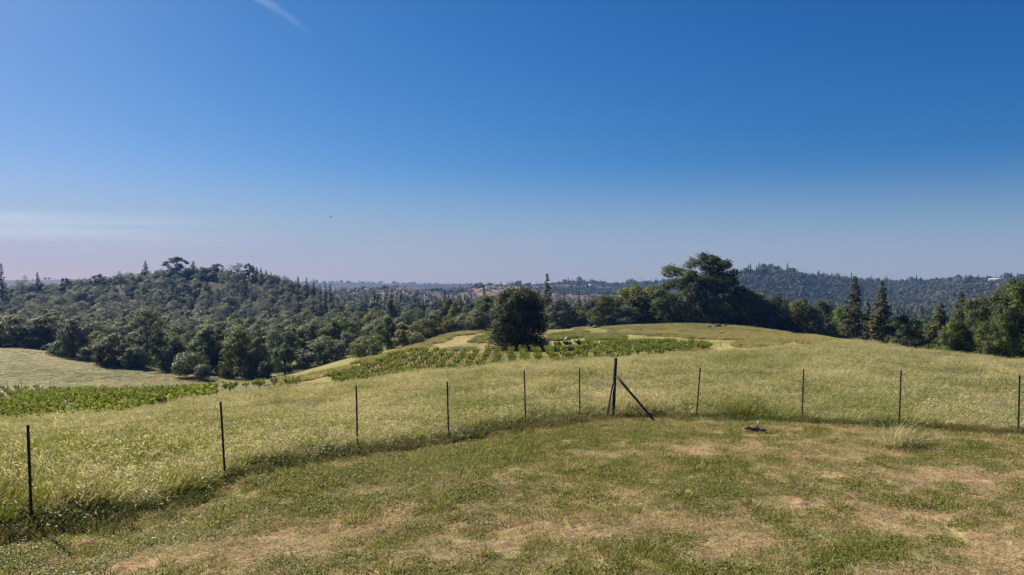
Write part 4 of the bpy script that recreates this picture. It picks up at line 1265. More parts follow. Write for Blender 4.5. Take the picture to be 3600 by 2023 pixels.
# rounded bushes: one leafy mesh each
sh1 = shrub_mesh(530, 4, 7, 3600, .15, 'oak_grey').mesh('shrub', M['oak_grey'])
sh2 = shrub_mesh(531, 2.6, 3.6, 1600, .14, 'oak_grey').mesh('shrub', M['oak_grey'])
sh3 = shrub_mesh(532, 2.6, 3.6, 1500, .14, 'oak_dark').mesh('shrub', M['oak_dark'])
for (me, h0, w0, u, Y, vt, w, lab) in [
        (sh1, 4, 7, 466, 190, 880, 112, 'large rounded grey-green bush on the edge of the field'),
        (sh2, 2.6, 3.6, 509, 184, 911, 58, 'smaller rounded bush right of the large grey-green one'),
        (sh3, 2.6, 3.6, 672, 180, 906, 44, 'low brownish bush under the trees by the field gate'),
        (sh3, 2.6, 3.6, 250, 206, 886, 34, 'small dark bush before the round dark oak at the field'),
        (sh2, 2.6, 3.6, 2258, 150, 846, 52, 'pale rounded bush in front of the second tall conifer'),
        (sh3, 2.6, 3.6, 108, 238, 872, 14, 'little dark bush out in the upper corner of the field'),
        (sh3, 2.6, 3.6, 84, 242, 870, 10, 'tiny dark stump-like bush in the upper corner of the field'),
        (sh2, 2.6, 3.6, 1100, 216, 820, 36, 'grey bush between the dark rounded oak and the knoll crest'),
        (sh2, 2.6, 3.6, 1385, 226, 812, 40, 'low pale bush behind the dense dark tree on the crest'),
        (sh2, 2.6, 3.6, 1945, 214, 822, 26, 'pale weedy bush beside the dark rock pile'),
        (sh3, 2.6, 3.6, 1270, 136, 845, 40, 'small dark side growth at the foot of the dense dark tree')]:
    x, y, z = at(u, Y); H = float(zrel_of(vt, Y)) + CZ - z; s = w / F * Y / w0
    o = link('shrub', me, None, (x, y, z)); o.scale = (s, s, max(H, .6) / h0); o.rotation_euler = (0, 0, float(rng.uniform(0, 6)))
    tag(o, lab, 'bush')

# ---- the wooded hill: single trees against the sky
CREST = [('fir', 8, 560, 664, 44, 'tall conifer against the sky at the left edge of the picture'), ('grey_pine', 56, 600, 696, 40, 'rounded tree beside the tall conifer at the left edge'),
         ('fir', 97, 590, 685, 34, 'conifer standing apart against the sky left of the far blue ridge'), ('stem_tree', 164, 600, 699, 36, 'twin-headed pine in front of the far blue ridge'),
         ('stem_tree', 250, 610, 689, 50, 'flat-topped pine with a clear stem left of the wooded hill'), ('grey_pine', 304, 620, 683, 36, 'rounded pine where the wooded hill begins to rise'),
         ('fir', 330, 630, 690, 26, 'small pointed conifer on the rising shoulder of the wooded hill'), ('fir', 367, 640, 656, 30, 'slim conifer on the shoulder of the wooded hill'),
         ('stem_tree', 444, 640, 645, 66, 'broad-headed pine, the highest tree on the wooded hill'), ('fir', 487, 650, 657, 40, 'dark pointed conifer right of the highest pine on the hill'),
         ('oak_grey', 510, 640, 672, 44, 'loose oak crown on the skyline of the wooded hill'), ('stem_tree', 545, 645, 663, 46, 'round-headed pine on the middle of the hill skyline'),
         ('grey_pine', 598, 645, 664, 44, 'dense round pine, left of two on the hill skyline'), ('stem_tree', 627, 645, 662, 40, 'thin-stemmed round pine, right of two on the hill skyline'),
         ('fir', 646, 640, 672, 26, 'first dark conifer on the falling right end of the hill'), ('fir', 657, 645, 674, 22, 'second dark conifer on the falling right end of the hill'),
         ('fir', 670, 640, 680, 26, 'third dark conifer on the falling right end of the hill'), ('fir', 682, 640, 685, 22, 'last dark conifer on the falling right end of the hill'),
         ('fir', 752, 430, 697, 46, 'leftmost and broadest conifer of the tall clump right of the hill'), ('fir', 773, 440, 699, 34, 'second conifer of the tall clump right of the hill'),
         ('fir', 791, 436, 703, 32, 'middle conifer of the tall clump right of the hill'), ('fir', 806, 444, 716, 30, 'shorter conifer in the tall clump right of the hill'),
         ('fir', 820, 440, 714, 30, 'second last conifer of the tall clump right of the hill'), ('fir', 832, 452, 714, 34, 'last conifer of the tall clump right of the hill'),
         ('grey_pine', 790, 420, 745, 60, 'pale pine in front of the tall conifer clump'), ('grey_pine', 660, 470, 752, 60, 'large pale pine on the right slope of the wooded hill'),
         ('grey_pine', 1000, 430, 747, 34, 'pale pine against the bare brown hillside'), ('round_pine', 518, 345, 796, 92, 'large round pale pine at the foot of the wooded hill'),
         ('grey_pine', 268, 330, 764, 56, 'wispy pine among the valley oaks left of centre'), ('fir', 1218, 300, 718, 44, 'dark conifer rising over the tall green oak'),
         ('fir', 1119, 330, 733, 40, 'dark conifer over the valley oaks in front of the brown hill'), ('fir', 1419, 300, 732, 26, 'dark conifer tip over the round grey oak'),
         ('fir', 1456, 310, 732, 26, 'dark conifer tip over the pale grey oak'), ('fir', 1500, 330, 742, 20, 'small dark conifer tip behind the olive-topped oak'), ('fir', 1160, 345, 742, 24, 'little conifer tip in front of the brown hill'),
         ('fir', 1065, 360, 752, 26, 'small conifer tip in front of the brown hill foot'), ('oak_dark', 983, 300, 750, 66, 'large dark oak standing over the valley woods'),
         ('oak_dark', 1128, 290, 748, 60, 'dark oak below the conifer in front of the brown hill'), ('oak_green', 1146, 262, 757, 50, 'green oak in the woods left of the lone round oak')]
for i, (k, u, Y, vt, w, lab) in enumerate(CREST):
    plant(k, u, Y, vt, w, lab, seed=i % len(KIND[k]))

# ---- the woods: every tree that shows
YF = ([-300, 0, 130, 240, 560, 660, 750, 900, 1000, 1150, 1300, 1450, 1700, 1900, 2050, 2200, 2400, 2576, 2900],
      [262, 264, 250, 226, 208, 206, 206, 222, 228, 246, 256, 258, 252, 246, 240, 240, 200, 170, 160])
cand = []
sp = 8.8
xs, ys = np.meshgrid(np.arange(-800, 720, sp), np.arange(160, 720, sp))
cx = xs.ravel() + rng.uniform(-.45, .45, xs.size) * sp; cyy = ys.ravel() + rng.uniform(-.45, .45, xs.size) * sp
cz_ = terrain_z(cx, cyy); cu_, cv_ = uv_of(cx, cyy, cz_)
yend = np.interp(cu_, [-300, 800, 900, 1300, 1301, 2900], [715, 715, 470, 400, 440, 440])
ok = (cu_ > -430) & (cu_ < 2960) & (cyy > np.interp(cu_, *YF) + 4) & (cyy < yend)
ok &= rng.uniform(size=len(cx)) < np.where(cyy > 430, .62, .74)
for x, y, z, u, vb in sorted(zip(cx[ok], cyy[ok], cz_[ok], cu_[ok], cv_[ok]), key=lambda q: q[1]):
    hill = y > 420 and u < 900
    q = rng.uniform(); mix = vnoise(np.array([x * .018]), np.array([y * .018]), 55)[0]
    if hill: kind = 'grey_pine' if q < .36 + .3 * (mix - .5) else ('fir' if q < .46 and u > 250 else ('oak_dark' if q < .72 else ('oak_grey' if q < .93 else 'oak_green')))
    else: kind = 'grey_pine' if q < .10 else ('oak_dark' if q < .45 else ('oak_grey' if q < .68 else ('oak_green' if q < .88 else 'oak_olive')))
    if kind == 'fir': H, Wd = rng.uniform(9, 14), rng.uniform(3.6, 5.5)
    elif kind == 'grey_pine': H, Wd = rng.uniform(9, 13), rng.uniform(5.5, 8)
    else: H = rng.uniform(7, 12); Wd = H * rng.uniform(.95, 1.35)
    if hill: H *= 1.12; Wd *= 1.25
    if hill and y > 590: H *= .72; Wd *= .85
    vt = float(uv_of(x, y, z + H)[1]); wpx = Wd / y * F
    vis = hz_visible(u, vt, wpx, vb)
    hz_add(u, vt + 2, wpx * .8, vb)
    if vis > 30: cand.append((vis, kind, x, y, z, H, Wd, u))
print('woods candidates', len(cand), {k: sum(c[1] == k for c in cand) for k in KIND})
WORDS = {'oak_dark': 'dark dome-crowned oak', 'oak_grey': 'pale grey-green oak', 'oak_green': 'fresh green oak', 'oak_olive': 'olive-leaved oak', 'grey_pine': 'wispy grey-green pine', 'fir': 'narrow dark conifer'}
LIMIT = {'oak_tree': 255, 'pine_tree': 270, 'conifer_tree': 60}
used = {}; rest = []
for vis, kind, x, y, z, H, Wd, u in sorted(cand, key=lambda c: -c[0]):
    nm = NAME[kind]
    if used.get(nm, 0) >= LIMIT[nm]: rest.append((kind, x, y, z, H, Wd)); continue
    used[nm] = used.get(nm, 0) + 1
    if y > 540 and u < 900: where = 'high on the wooded hill'
    elif y > 420 and u < 460: where = 'on the left flank of the wooded hill'
    elif y > 420 and u < 900: where = 'on the shaded right flank of the wooded hill'
    elif u < 460: where = 'in the valley woods behind the grassy field'
    elif u < 800: where = 'in the valley woods below the wooded hill'
    elif u < 1300: where = 'in the woods between the knoll and the brown hill'
    elif u < 2100: where = 'half hidden behind the oaks of the knoll crest'
    else: where = 'behind the tall conifers and the right-hand wood'
    tr, cr, h0, w0 = KIND[kind][int(rng.integers(0, len(KIND[kind])))]
    o = empty(nm, (x, y, z - .2), float(rng.uniform(0, 6.28)), (Wd / w0, Wd / w0, H / h0))
    tag(o, WORDS[kind] + ' ' + where, 'tree', WORDS[kind] + 's ' + where)
    link('trunk', tr, o); link('crown', cr, o)
if rest:
    kinds = sorted({r_[0] for r_ in rest}); pr = []
    for k in kinds: pr.append(proto('crown', KIND[k][0][1]))
    tag(scatter('distant_woods', pr, [(r_[1], r_[2], r_[3]) for r_ in rest], [(0, 0, rng.uniform(0, 6.28)) for _ in rest],
                [(r_[5] / KIND[r_[0]][0][3], r_[5] / KIND[r_[0]][0][3], r_[4] / KIND[r_[0]][0][2]) for r_ in rest], [kinds.index(r_[0]) for r_ in rest]),
        'far mass of trees filling in the wooded hill and valley', 'woods', kind='stuff')
print('woods', used, len(rest), time.time() - T0)

# ---- scrub and trees of the far hills, which read as one mass
n = 96000
fy_ = np.exp(rng.uniform(math.log(640), math.log(2750), n)); fu_ = rng.uniform(-380, 2900, n)
fx_ = (fu_ - 1288) / F * fy_; fz_ = terrain_z(fx_, fy_); fu2, fv2 = uv_of(fx_, fy_, fz_)
bare = smooth(.28, .44, fbm(fx_ * .006, fy_ * .006, 44, 4)) * smooth(1000, 1200, fy_) * smooth(2500, 2100, fy_) * smooth(1750, 1480, fu2) * smooth(840, 900, fu2)
bare = np.maximum(bare, smooth(.53, .60, fbm(fx_ * .008, fy_ * .008, 45, 4)) * smooth(2300, 2450, fu2) * .8)
k = rng.uniform(size=n) < (1.0 - .86 * bare)
k &= ~((fy_ < 730) & (fu2 < 900))
fx_, fy_, fz_, fu2 = fx_[k], fy_[k], fz_[k], fu2[k]
ki = rng.choice([0, 1, 2, 3, 4], len(fx_), p=[.38, .29, .25, .05, .03])
hh = np.where(ki < 3, rng.uniform(3, 8, len(fx_)), rng.uniform(6, 12, len(fx_))) * (.45 + 1.1 * fbm(fx_ * .011, fy_ * .011, 96, 3))
far_pro = [proto('scrub', shrub_mesh(600 + i, 1, 1.35, 200, .12, 'shrub').mesh('scrub', M['shrub'])) for i in range(3)]
far_pro += [proto('scrub', fir(610, 1, .52, whorls=12, per=6, card=.06, raggedness=.2).__getitem__(1)), proto('scrub', fir(611, 1, .46, whorls=12, per=6, card=.05, raggedness=.2).__getitem__(1))]
tag(scatter('hill_scrub', far_pro, np.stack([fx_, fy_, fz_], 1), np.stack([np.zeros(len(fx_)), np.zeros(len(fx_)), rng.uniform(0, 6.28, len(fx_))], 1), hh, ki),
    'scrub and small trees covering the far hills', 'woods', kind='stuff')
# trees along the far crests
RP, RS, RI = [], [], []
for (u0, u1, y0, y1, n, h0, h1, pc) in [(1060, 1420, 1820, 2000, 75, 9, 17, .5), (1400, 1760, 2350, 2750, 260, 11, 22, .55), (1830, 2000, 1640, 1760, 110, 9, 19, .5), (1990, 2330, 1900, 2300, 260, 10, 20, .5),
                                        (2300, 2650, 1640, 1800, 90, 9, 19, .45), (880, 1120, 1450, 1520, 26, 7, 13, .5), (-150, 300, 4700, 5000, 60, 10, 20, .3), (640, 1200, 4700, 5050, 170, 10, 18, .3), (2300, 2650, 1800, 2250, 90, 10, 20, .6)]:
    yy = rng.uniform(y0, y1, n); uu = rng.uniform(u0, u1, n)
    keep = vnoise(uu * .035, uu * 0 + y0, 88) > .22; yy, uu = yy[keep], uu[keep]; n = len(yy)
    xx = (uu - 1288) / F * yy; RP.append(np.stack([xx, yy, terrain_z(xx, yy)], 1)); RS.append(rng.uniform(h0, h1, n) * np.where(rng.uniform(size=n) < .2, 1.25, .8))
    RI.append(np.where(rng.uniform(size=n) < pc, rng.integers(3, 5, n), rng.integers(0, 3, n)))
RP = np.vstack(RP); RS = np.concatenate(RS); RI = np.concatenate(RI)
tag(scatter('crest_trees', far_pro, RP, np.stack([np.zeros(len(RP)), np.zeros(len(RP)), rng.uniform(0, 6.28, len(RP))], 1), RS, RI),
    'far trees lining the crests of the distant hills', 'woods', kind='stuff')
print('far', len(fx_), len(RP), time.time() - T0)


# ------------------------------------------------------------------ grapevines
def vine_mesh(seed, H=1.35, bushy=0.0):
    """head-trained vine: a stump, a few short arms and upright shoots"""
    r = np.random.default_rng(seed); gt = Geo(); gc = Geo()
    hh = .40 * H * (1 - .2 * bushy)
    pth, rad = limb((0, 0, -.12), (r.normal(0, .05), r.normal(0, .05), hh), .075, .06, r, 5, .05); gt.add(*tube(pth, rad, 6))
    for k in range(r.integers(4, 7)):
        a = k * 1.1 + r.uniform(-.3, .3); L = r.uniform(.22, .42) * (1 + .3 * bushy)
        e = np.array([math.cos(a) * L, math.sin(a) * L, hh + r.uniform(.10, .24)])
        gt.add(*tube(*limb(pth[-1], e, .045, .02, r, 4), 5))
        for q in range(4 + int(2 * bushy)):
            d = unit(np.array([math.cos(a) * r.uniform(.1, .8), math.sin(a) * r.uniform(.1, .8), r.uniform(.7, 1.1) - .5 * bushy * r.uniform()]))
            Ls = r.uniform(.35, .75) * H / 1.35
            n = 10
            P = e + d * (r.uniform(.0, 1, (n, 1)) * Ls) + r.normal(0, .07 + .05 * bushy, (n, 3))
            cards(gc, P, unit(r.normal(0, .7, (n, 3)) + (0, 0, .5)), r.uniform(.06, .12, n), r, .85)
            gt.add(*tube([e, e + d * Ls * .6, e + d * Ls], [.012, .008, .004], 3))
    return gt.mesh('vine_trunk', M['vine_bark']), gc.mesh('foliage', M['vine'])


VM = [vine_mesh(700 + i) for i in range(5)]; VB = [vine_mesh(710 + i, 1.5, 1.0) for i in range(4)]
vl = []
for b_, ry0, ry1, dr_, rx0, rx1, dx_, sl_, skip in (('knoll', 78, 176, 2.5, -34, 52, 2.25, .10, .10), ('lower', 52, 168, 3.3, -150, -24, 2.7, -.04, .06)):
    GX, GY = np.meshgrid(np.arange(rx0, rx1, dx_), np.arange(ry0, ry1, dr_))
    x = (GX + rng.normal(0, .22, GX.shape)).ravel(); y = (GY + (GX - (0 if b_ == 'knoll' else -60)) * sl_ + rng.normal(0, .22, GX.shape)).ravel()
    z = terrain_z(x, y); u, v = uv_of(x, y, z)
    k = pip(u, v, VINE_KNOLL if b_ == 'knoll' else VINE_LEFT) & (y > (78 if b_ == 'knoll' else 48)) & (y < 190) & (rng.uniform(size=len(x)) > np.where((b_ == 'lower') & (u > 540), .78, np.where((b_ == 'lower') & (y > 100), .30, skip)))
    vl += [(b_, *map(float, q)) for q in zip(x[k], y[k], z[k], u[k], v[k])]
# drop the vines the meadow crest hides: keep those whose top clears the ground and grass in front
keep = []
ys_ = np.linspace(.18, .97, 26)
for b_, x, y, z, u, v in vl:
    zt = z + 1.3
    gx, gy = x * ys_, y * ys_; g_ = terrain_z(gx, gy) + np.where(gy < np.interp(u, *MEADOW_END), .75, 0)
    if np.all(CZ + (zt - CZ) * ys_ > g_ - .1) and -60 < u < 2640: keep.append((b_, x, y, z, u, v))
vl = sorted(keep, key=lambda q: q[2])
print('vines', len(vl), sum(q[0] == 'knoll' for q in vl))
ind = vl[:296]; ind_set = set(id(q) for q in ind)
# as many as possible of both blocks singly, nearest first
lower = [q for q in vl if q[0] == 'lower']; kn_ = [q for q in vl if q[0] == 'knoll']
single = sorted(vl, key=lambda q: q[2] * (1.0 if q[0] == 'knoll' else 1.05))[:296]
sid = set(id(q) for q in single)
right_end = max((q for q in single if q[0] == 'knoll'), key=lambda q: q[4])
for q in single:
    b_, x, y, z, u, v = q
    bushy = b_ == 'lower' and y < 104
    tr, fo = (VB if bushy else VM)[int(rng.integers(0, 4))]
    s_ = float(rng.uniform(.72, 1.08)) * ((.76 if b_ == 'knoll' else .78) if not bushy else 1.15)
    o = empty('grapevine', (x, y, z), float(rng.uniform(0, 6.28)), (s_, s_, s_ * float(rng.uniform(.9, 1.12))))
    if q is right_end: lab, grp = 'last grapevine at the right-hand end of the knoll vineyard', None
    elif b_ == 'knoll':
        w_ = 'near the hay track' if u < 1000 else ('before the dense dark tree' if u < 1400 else 'below the oak group')
        d_ = 'just behind the meadow crest' if y < 108 else ('in the middle rows' if y < 134 else 'in the back rows')
        lab = f'goblet-shaped grapevine on the knoll, {d_}, {w_}'; grp = f'knoll grapevines {d_} {w_}'
    else:
        d_ = 'lush leafy grapevine in the lower vineyard, behind the meadow at left' if bushy else 'low grapevine in the back rows of the lower vineyard along the field'
        if u > 340: d_ = 'tall-shooted grapevine at the right end of the lower vineyard' if bushy else 'sparse grapevine trailing from the lower vineyard towards the gate'
        lab = d_; grp = d_.replace('grapevine', 'grapevines')
    tag(o, lab, 'grapevine', grp)
    link('vine_trunk', tr, o); link('foliage', fo, o)
rest = [q for q in vl if id(q) not in sid]
if rest:
    g = Geo(); pr = []
    for k_ in range(4):
        me = VM[k_][1]; pr.append(proto('foliage', me)); 
    for k_ in range(2): pr.append(proto('vine_trunk', VM[k_][0]))
    pts = [(q[1], q[2], q[3]) for q in rest] * 2; n_ = len(rest)
    rz = [(0, 0, t) for t in rng.uniform(0, 6.28, n_)] * 2
    tag(scatter('vineyard_rows', pr, pts, rz, list(rng.uniform(.8, 1.15, n_)) * 2, list(rng.integers(0, 4, n_)) + list(4 + rng.integers(0, 2, n_))),
        'farther grapevines of the two vineyard blocks', 'grapevines', kind='stuff')
print('vines done', len(single), len(rest), time.time() - T0)

# ------------------------------------------------------------------ fence
def metal(name, c, rough=.55, met=.6):
    m, nt, out = new_mat(name)
    p = N(nt, 'ShaderNodeBsdfPrincipled'); p.inputs['Roughness'].default_value = rough; p.inputs['Metallic'].default_value = met
    n = N(nt, 'ShaderNodeTexNoise'); n.inputs['Scale'].default_value = 14; n.inputs['Detail'].default_value = 4
    tc = N(nt, 'ShaderNodeTexCoord'); nt.links.new(tc.outputs['Object'], n.inputs['Vector'])
    nt.links.new(ramp(nt, n.outputs[0], [(.35, tuple(k * .6 for k in c)), (.7, tuple(min(1, k * 1.3) for k in c))]), p.inputs['Base Color'])
    nt.links.new(p.outputs[0], out.inputs['Surface'])
    return m


M['steel'] = metal('weathered_steel', (.028, .024, .020), .7, .2)
M['wire'] = metal('fence_wire', (.16, .15, .14), .5, .7)
M['clip'] = metal('bright_steel', (.30, .30, .28), .5, .5)
M['timber'] = bark_mat('dark_weathered_timber', (.016, .013, .010), (.055, .042, .032), 18)
M['pale_wood'] = bark_mat('pale_bleached_wood', (.30, .26, .21), (.52, .47, .40), 30)


def tpost(seed, H):
    r = np.random.default_rng(seed); g = Geo()
    prof = [(-.022, -.004), (-.022, .004), (-.004, .006), (-.004, .034), (.004, .034), (.004, .006), (.022, .004), (.022, -.004)]
    V = np.array([(x, y, z) for z in (-.3, H) for x, y in prof]); n = len(prof)
    Q = [(k, (k + 1) % n, n + (k + 1) % n, n + k) for k in range(n)]
    g.add(V, Q)
    g.add(V[n:], [(0, 1, 2, 7), (2, 5, 6, 7), (2, 3, 4, 5)])
    for z in np.arange(.12, H - .02, .055):                       # studs
        g.add(*box(0, -.008, z, .012, .012, .02))
    return g.mesh('steel_post', M['steel'], False)


fence = empty('wire_fence', (POSTS[6][0], POSTS[6][1], gz(*POSTS[6])))
tag(fence, 'dark steel post and wire fence between the mown lawn and the tall meadow', 'fence')
base0 = Vector(fence.location)
TOP_V = {0: 1068, 1: 1010, 2: 966, 3: 946, 4: 934, 5: 922, 7: 918, 8: 918, 9: 925, 10: 945}
TOP_U = {0: 70, 1: 555, 2: 896, 3: 1125, 4: 1319, 5: 1458, 7: 1762, 8: 2022, 9: 2267, 10: 2565}
HEAD = {}
for i, (x, y) in enumerate(POSTS):
    if i == 6: continue
    z = gz(x, y); zt = float(zrel_of(TOP_V[i], y)) + CZ; H = min(max(zt - z, 1.35), 1.75)
    xt = float(xy_of(TOP_U[i], TOP_V[i], y))
    tx = max(-.09, min(.09, math.atan2(xt - x, H)))
    o = link('steel_post', tpost(800 + i, H), fence, Vector((x, y, z)) - base0)
    j = min(i + 1, 10); dx, dy = POSTS[j][0] - POSTS[max(i - 1, 0)][0], POSTS[j][1] - POSTS[max(i - 1, 0)][1]
    o.rotation_euler = (float(rng.normal(0, .015)), tx, math.atan2(dy, dx))
    o.rotation_euler = (Matrix.Rotation(tx, 4, 'Y') @ Matrix.Rotation(math.atan2(dy, dx), 4, 'Z')).to_euler()
    HEAD[i] = (x + math.tan(tx) * H, y, z + H, H, math.tan(tx))
    g = Geo()
    for zc in (.42 * H, .72 * H, .9 * H):
        if rng.uniform() < .5: g.add(*box(0, -.014, zc, .03, .01, .014))
    if g.n: link('wire_clip', g.mesh('wire_clip', M['clip'], False), o)
# corner assembly: tall leaning timber post, a shorter raking prop and a long diagonal brace
cx_, cy_ = POSTS[6]; cz0 = gz(cx_, cy_)
HC = float(zrel_of(903, cy_)) + CZ - cz0; xt = float(xy_of(1549, 903, cy_))


def square_beam(p0, p1, w, r, top_taper=1.0):
    p0, p1 = np.array(p0, float), np.array(p1, float)
    t = np.linspace(0, 1, 7)[:, None]; path = p0 + (p1 - p0) * t + r.normal(0, .004, (7, 3))
    rad = np.full(7, w * .70) * (1 + r.normal(0, .03, 7)); rad[-1] *= top_taper
    return tube(path, rad, 7)


r8 = np.random.default_rng(88)
g = Geo(); g.add(*square_beam((0, 0, -.35), (xt - cx_, 0, HC), .085, r8)); cp = link('corner_post', g.mesh('corner_post', M['timber'], False), fence, Vector((cx_, cy_, cz0)) - base0)
cap = Geo(); cap.add(*tube([(xt - cx_, 0, HC - .005), (xt - cx_ + .001, 0, HC + .02)], [.062, .05], 7)); link('post_cap', cap.mesh('post_cap', M['steel'], False), cp)
px_ = float(xy_of(1523, 1030, cy_ - .25)); pz0 = gz(px_, cy_ - .25); ptop = float(zrel_of(966, cy_ - .12)) + CZ; ptx = float(xy_of(1542, 966, cy_ - .12))
g = Geo(); g.add(*square_beam((0, 0, -.2), (ptx - px_, .13, ptop - pz0), .055, r8)); pr_ = link('raking_prop', g.mesh('raking_prop', M['timber'], False), fence, Vector((px_, cy_ - .25, pz0)) - base0)
g = Geo(); g.add(*tube([(.02, -.07, .0), (ptx - px_ + .03, .05, ptop - pz0 - .02)], .007, 5)); link('wire_stay', g.mesh('wire_stay', M['clip']), pr_)
bx_, by_ = on_lawn(1652, 1045); bz0 = gz(bx_, by_); bt = float(zrel_of(946, cy_ - .05)) + CZ; btx = float(xy_of(1550, 946, cy_ - .05))
g = Geo(); g.add(*square_beam((btx, cy_ - .09, bt), (bx_, by_, bz0 - .05), .062, r8)); br = link('diagonal_brace', g.mesh('diagonal_brace', M['timber'], False), fence, -base0)
g = Geo()
for t in (.36, .44, .62, .7): g.add(*box(*(np.array((btx, cy_ - .09, bt)) * (1 - t) + np.array((bx_, by_, bz0)) * t + (0, -.045, .03)), .035, .02, .014))
link('brace_staple', g.mesh('brace_staple', M['clip'], False), br)
HEAD[6] = (xt, cy_, cz0 + HC, HC, (xt - cx_) / HC)
for f_ in (.28, .5, .72, .93):                                   # four strands of wire, running post to post with a little sag
    pts = []
    e0 = (FXY[0][0], FXY[0][1], gz(*FXY[0]) + 1.55 * f_); pts.append(e0)
    for i in range(11):
        X_, Y_, Zt, H, sl = HEAD[i]; fz = f_ if i != 6 else f_ * 1.5 / H
        pts.append((X_ - sl * H * (1 - fz), Y_ - .02, Zt - H * (1 - fz)))
    pts.append((FXY[-1][0], FXY[-1][1], gz(*FXY[-1]) + 1.55 * f_))
    path = []
    for a, b in zip(pts[:-1], pts[1:]):
        a, b = np.array(a), np.array(b)
        for t in np.linspace(0, 1, 10, endpoint=False): path.append(a * (1 - t) + b * t - (0, 0, .05 * math.sin(t * math.pi)))
    path.append(np.array(pts[-1])); path = np.array(path) - np.array(base0)
    g = Geo(); g.add(*tube(path, .0024, 4, False))
    link('wire_strand', g.mesh('wire_strand', M['wire']), fence)


# ------------------------------------------------------------------ small things
def small_post(u, v, y0, y1, vtop, name, label, w=.05, mat='timber', group=None):
    x, y, z = at_uv(u, v, y0, y1); H = max(float(zrel_of(vtop, y)) + CZ - z, .6)
    g = Geo(); g.add(*tube([(0, 0, -.25), (.01, 0, H * .5), (.02, 0, H)], [w, w * .95, w * .85], 6)); o = link(name, g.mesh(name, M[mat], False), None, (x, y, z))
    c = Geo(); c.add(*tube([(.02, 0, H), (.02, 0, H + w * .4)], [w * .95, w * .6], 6)); link('post_top', c.mesh('post_top', M['pale_wood'], False), o)
    return tag(o, label, 'post', group)


small_post(840, 958, 76, 120, 935, 'wooden_post', 'thick dark post standing in the low vines left of the knoll vineyard', .12)
small_post(753, 965, 80, 150, 947, 'wooden_post', 'dark post right of the field gate beside the unmown strip', .07)
small_post(666, 968, 110, 168, 957, 'wooden_post', 'short dark post left of the field gate by the log pile', .08)
small_post(560, 992, 100, 160, 969, 'steel_stake', 'left of two thin stakes at the near edge of the lower field', .05, 'steel')
small_post(580, 990, 100, 160, 968, 'steel_stake', 'right of two thin stakes at the near edge of the lower field', .04, 'steel')
small_post(1612, 836, 160, 214, 826, 'wooden_post', 'short dark post on the knoll in front of the giant oak', .13)
small_post(1813, 873, 100, 190, 859, 'steel_stake', 'thin stake at the right end of the knoll vineyard', .05, 'steel')
small_post(2008, 852, 140, 200, 840, 'wooden_post', 'thin post on the crest in front of the light olive oak', .07)
small_post(2103, 872, 54, 100, 862, 'wooden_post', 'short post in the pale grass below the tall conifers', .05)
small_post(1208, 920, 78, 125, 908, 'wooden_post', 'lone dark end post among the knoll vines', .06)
small_post(60, 1046, 60, 90, 1018, 'wooden_post', 'dark vineyard post among the lush vines at the left edge', .06)
small_post(1473, 824, 180, 214, 816, 'steel_stake', 'thin stake beside the grey boulders on the crest', .06, 'steel')

# the thin fence across the lower field
ff = empty('field_fence', at(330, 158)); tag(ff, 'thin stake fence along the near edge of the lower grassy field', 'fence')
b0 = Vector(ff.location); prev = None
heads = []
for (u, v, vt) in [(18, 975, 958), (54, 976, 954), (90, 975, 960), (127, 978, 958), (193, 980, 961), (257, 980, 964), (318, 983, 967), (375, 984, 968), (430, 986, 975), (500, 988, 977)]:
    x, y, z = at_uv(u, v, 135, 200); H = max(float(zrel_of(vt, y)) + CZ - z, 1.2)
    g = Geo(); g.add(*tube([(0, 0, -.2), (0, 0, H)], .04, 5)); link('stake', g.mesh('stake', M['steel'], False), ff, Vector((x, y, z)) - b0); heads.append((x, y, z + H))
for dz in (.1, .6):
    path = np.array(heads) - np.array(b0) - (0, 0, dz); g = Geo(); g.add(*tube(path, .006, 4, False)); link('wire_strand', g.mesh('wire_strand', M['wire']), ff)

# field gate
g0 = at_uv(682, 962, 130, 190); g1x = float(xy_of(718, 950, g0[1])) ; Wg = g1x - g0[0]
gate = empty('field_gate', g0); tag(gate, 'grey tube gate with posts at the low corner of the field', 'gate')
for xx in (0, Wg):
    g = Geo(); g.add(*tube([(xx, 0, -.3), (xx, 0, 2.0)], .09, 6)); link('gate_post', g.mesh('gate_post', M['timber'], False), gate)
g = Geo()
for zz in (.35, .75, 1.15, 1.6): g.add(*tube([(.12, 0, zz), (Wg - .12, 0, zz)], .035, 5))
link('gate_rails', g.mesh('gate_rails', M['wire']), gate)
g = Geo()
for t in (0.03, .25, .5, .75, .97): g.add(*tube([(Wg * t, .01, .3), (Wg * t, .01, 1.65)], .035, 5))
link('gate_uprights', g.mesh('gate_uprights', M['wire']), gate)


# stones
def rock_mesh(seed, sx, sy, sz, rough=.28):
    r = np.random.default_rng(seed); n1, n2 = 12, 20
    th = np.linspace(0, np.pi, n1); ph = np.linspace(0, 2 * np.pi, n2, endpoint=False)
    V = []
    for t in th:
        for p in ph:
            d = np.array([math.sin(t) * math.cos(p), math.sin(t) * math.sin(p), math.cos(t)])
            k = 1 + rough * (vnoise(np.array([d[0] * 1.8 + seed * 1.7]), np.array([d[1] * 1.8 + d[2] * 1.5]), seed)[0] - .5) * 2 + rough * .4 * (vnoise(np.array([d[0] * 5 + seed]), np.array([d[1] * 5 + d[2] * 4]), seed + 3)[0] - .5)
            e = np.sign(d) * np.abs(d) ** .8
            V.append(e * k * (sx, sy, sz))
    Q = [(i * n2 + j, (i + 1) * n2 + j, (i + 1) * n2 + (j + 1) % n2, i * n2 + (j + 1) % n2) for i in range(n1 - 1) for j in range(n2)]
    g = Geo(); g.add(V, Q); return g


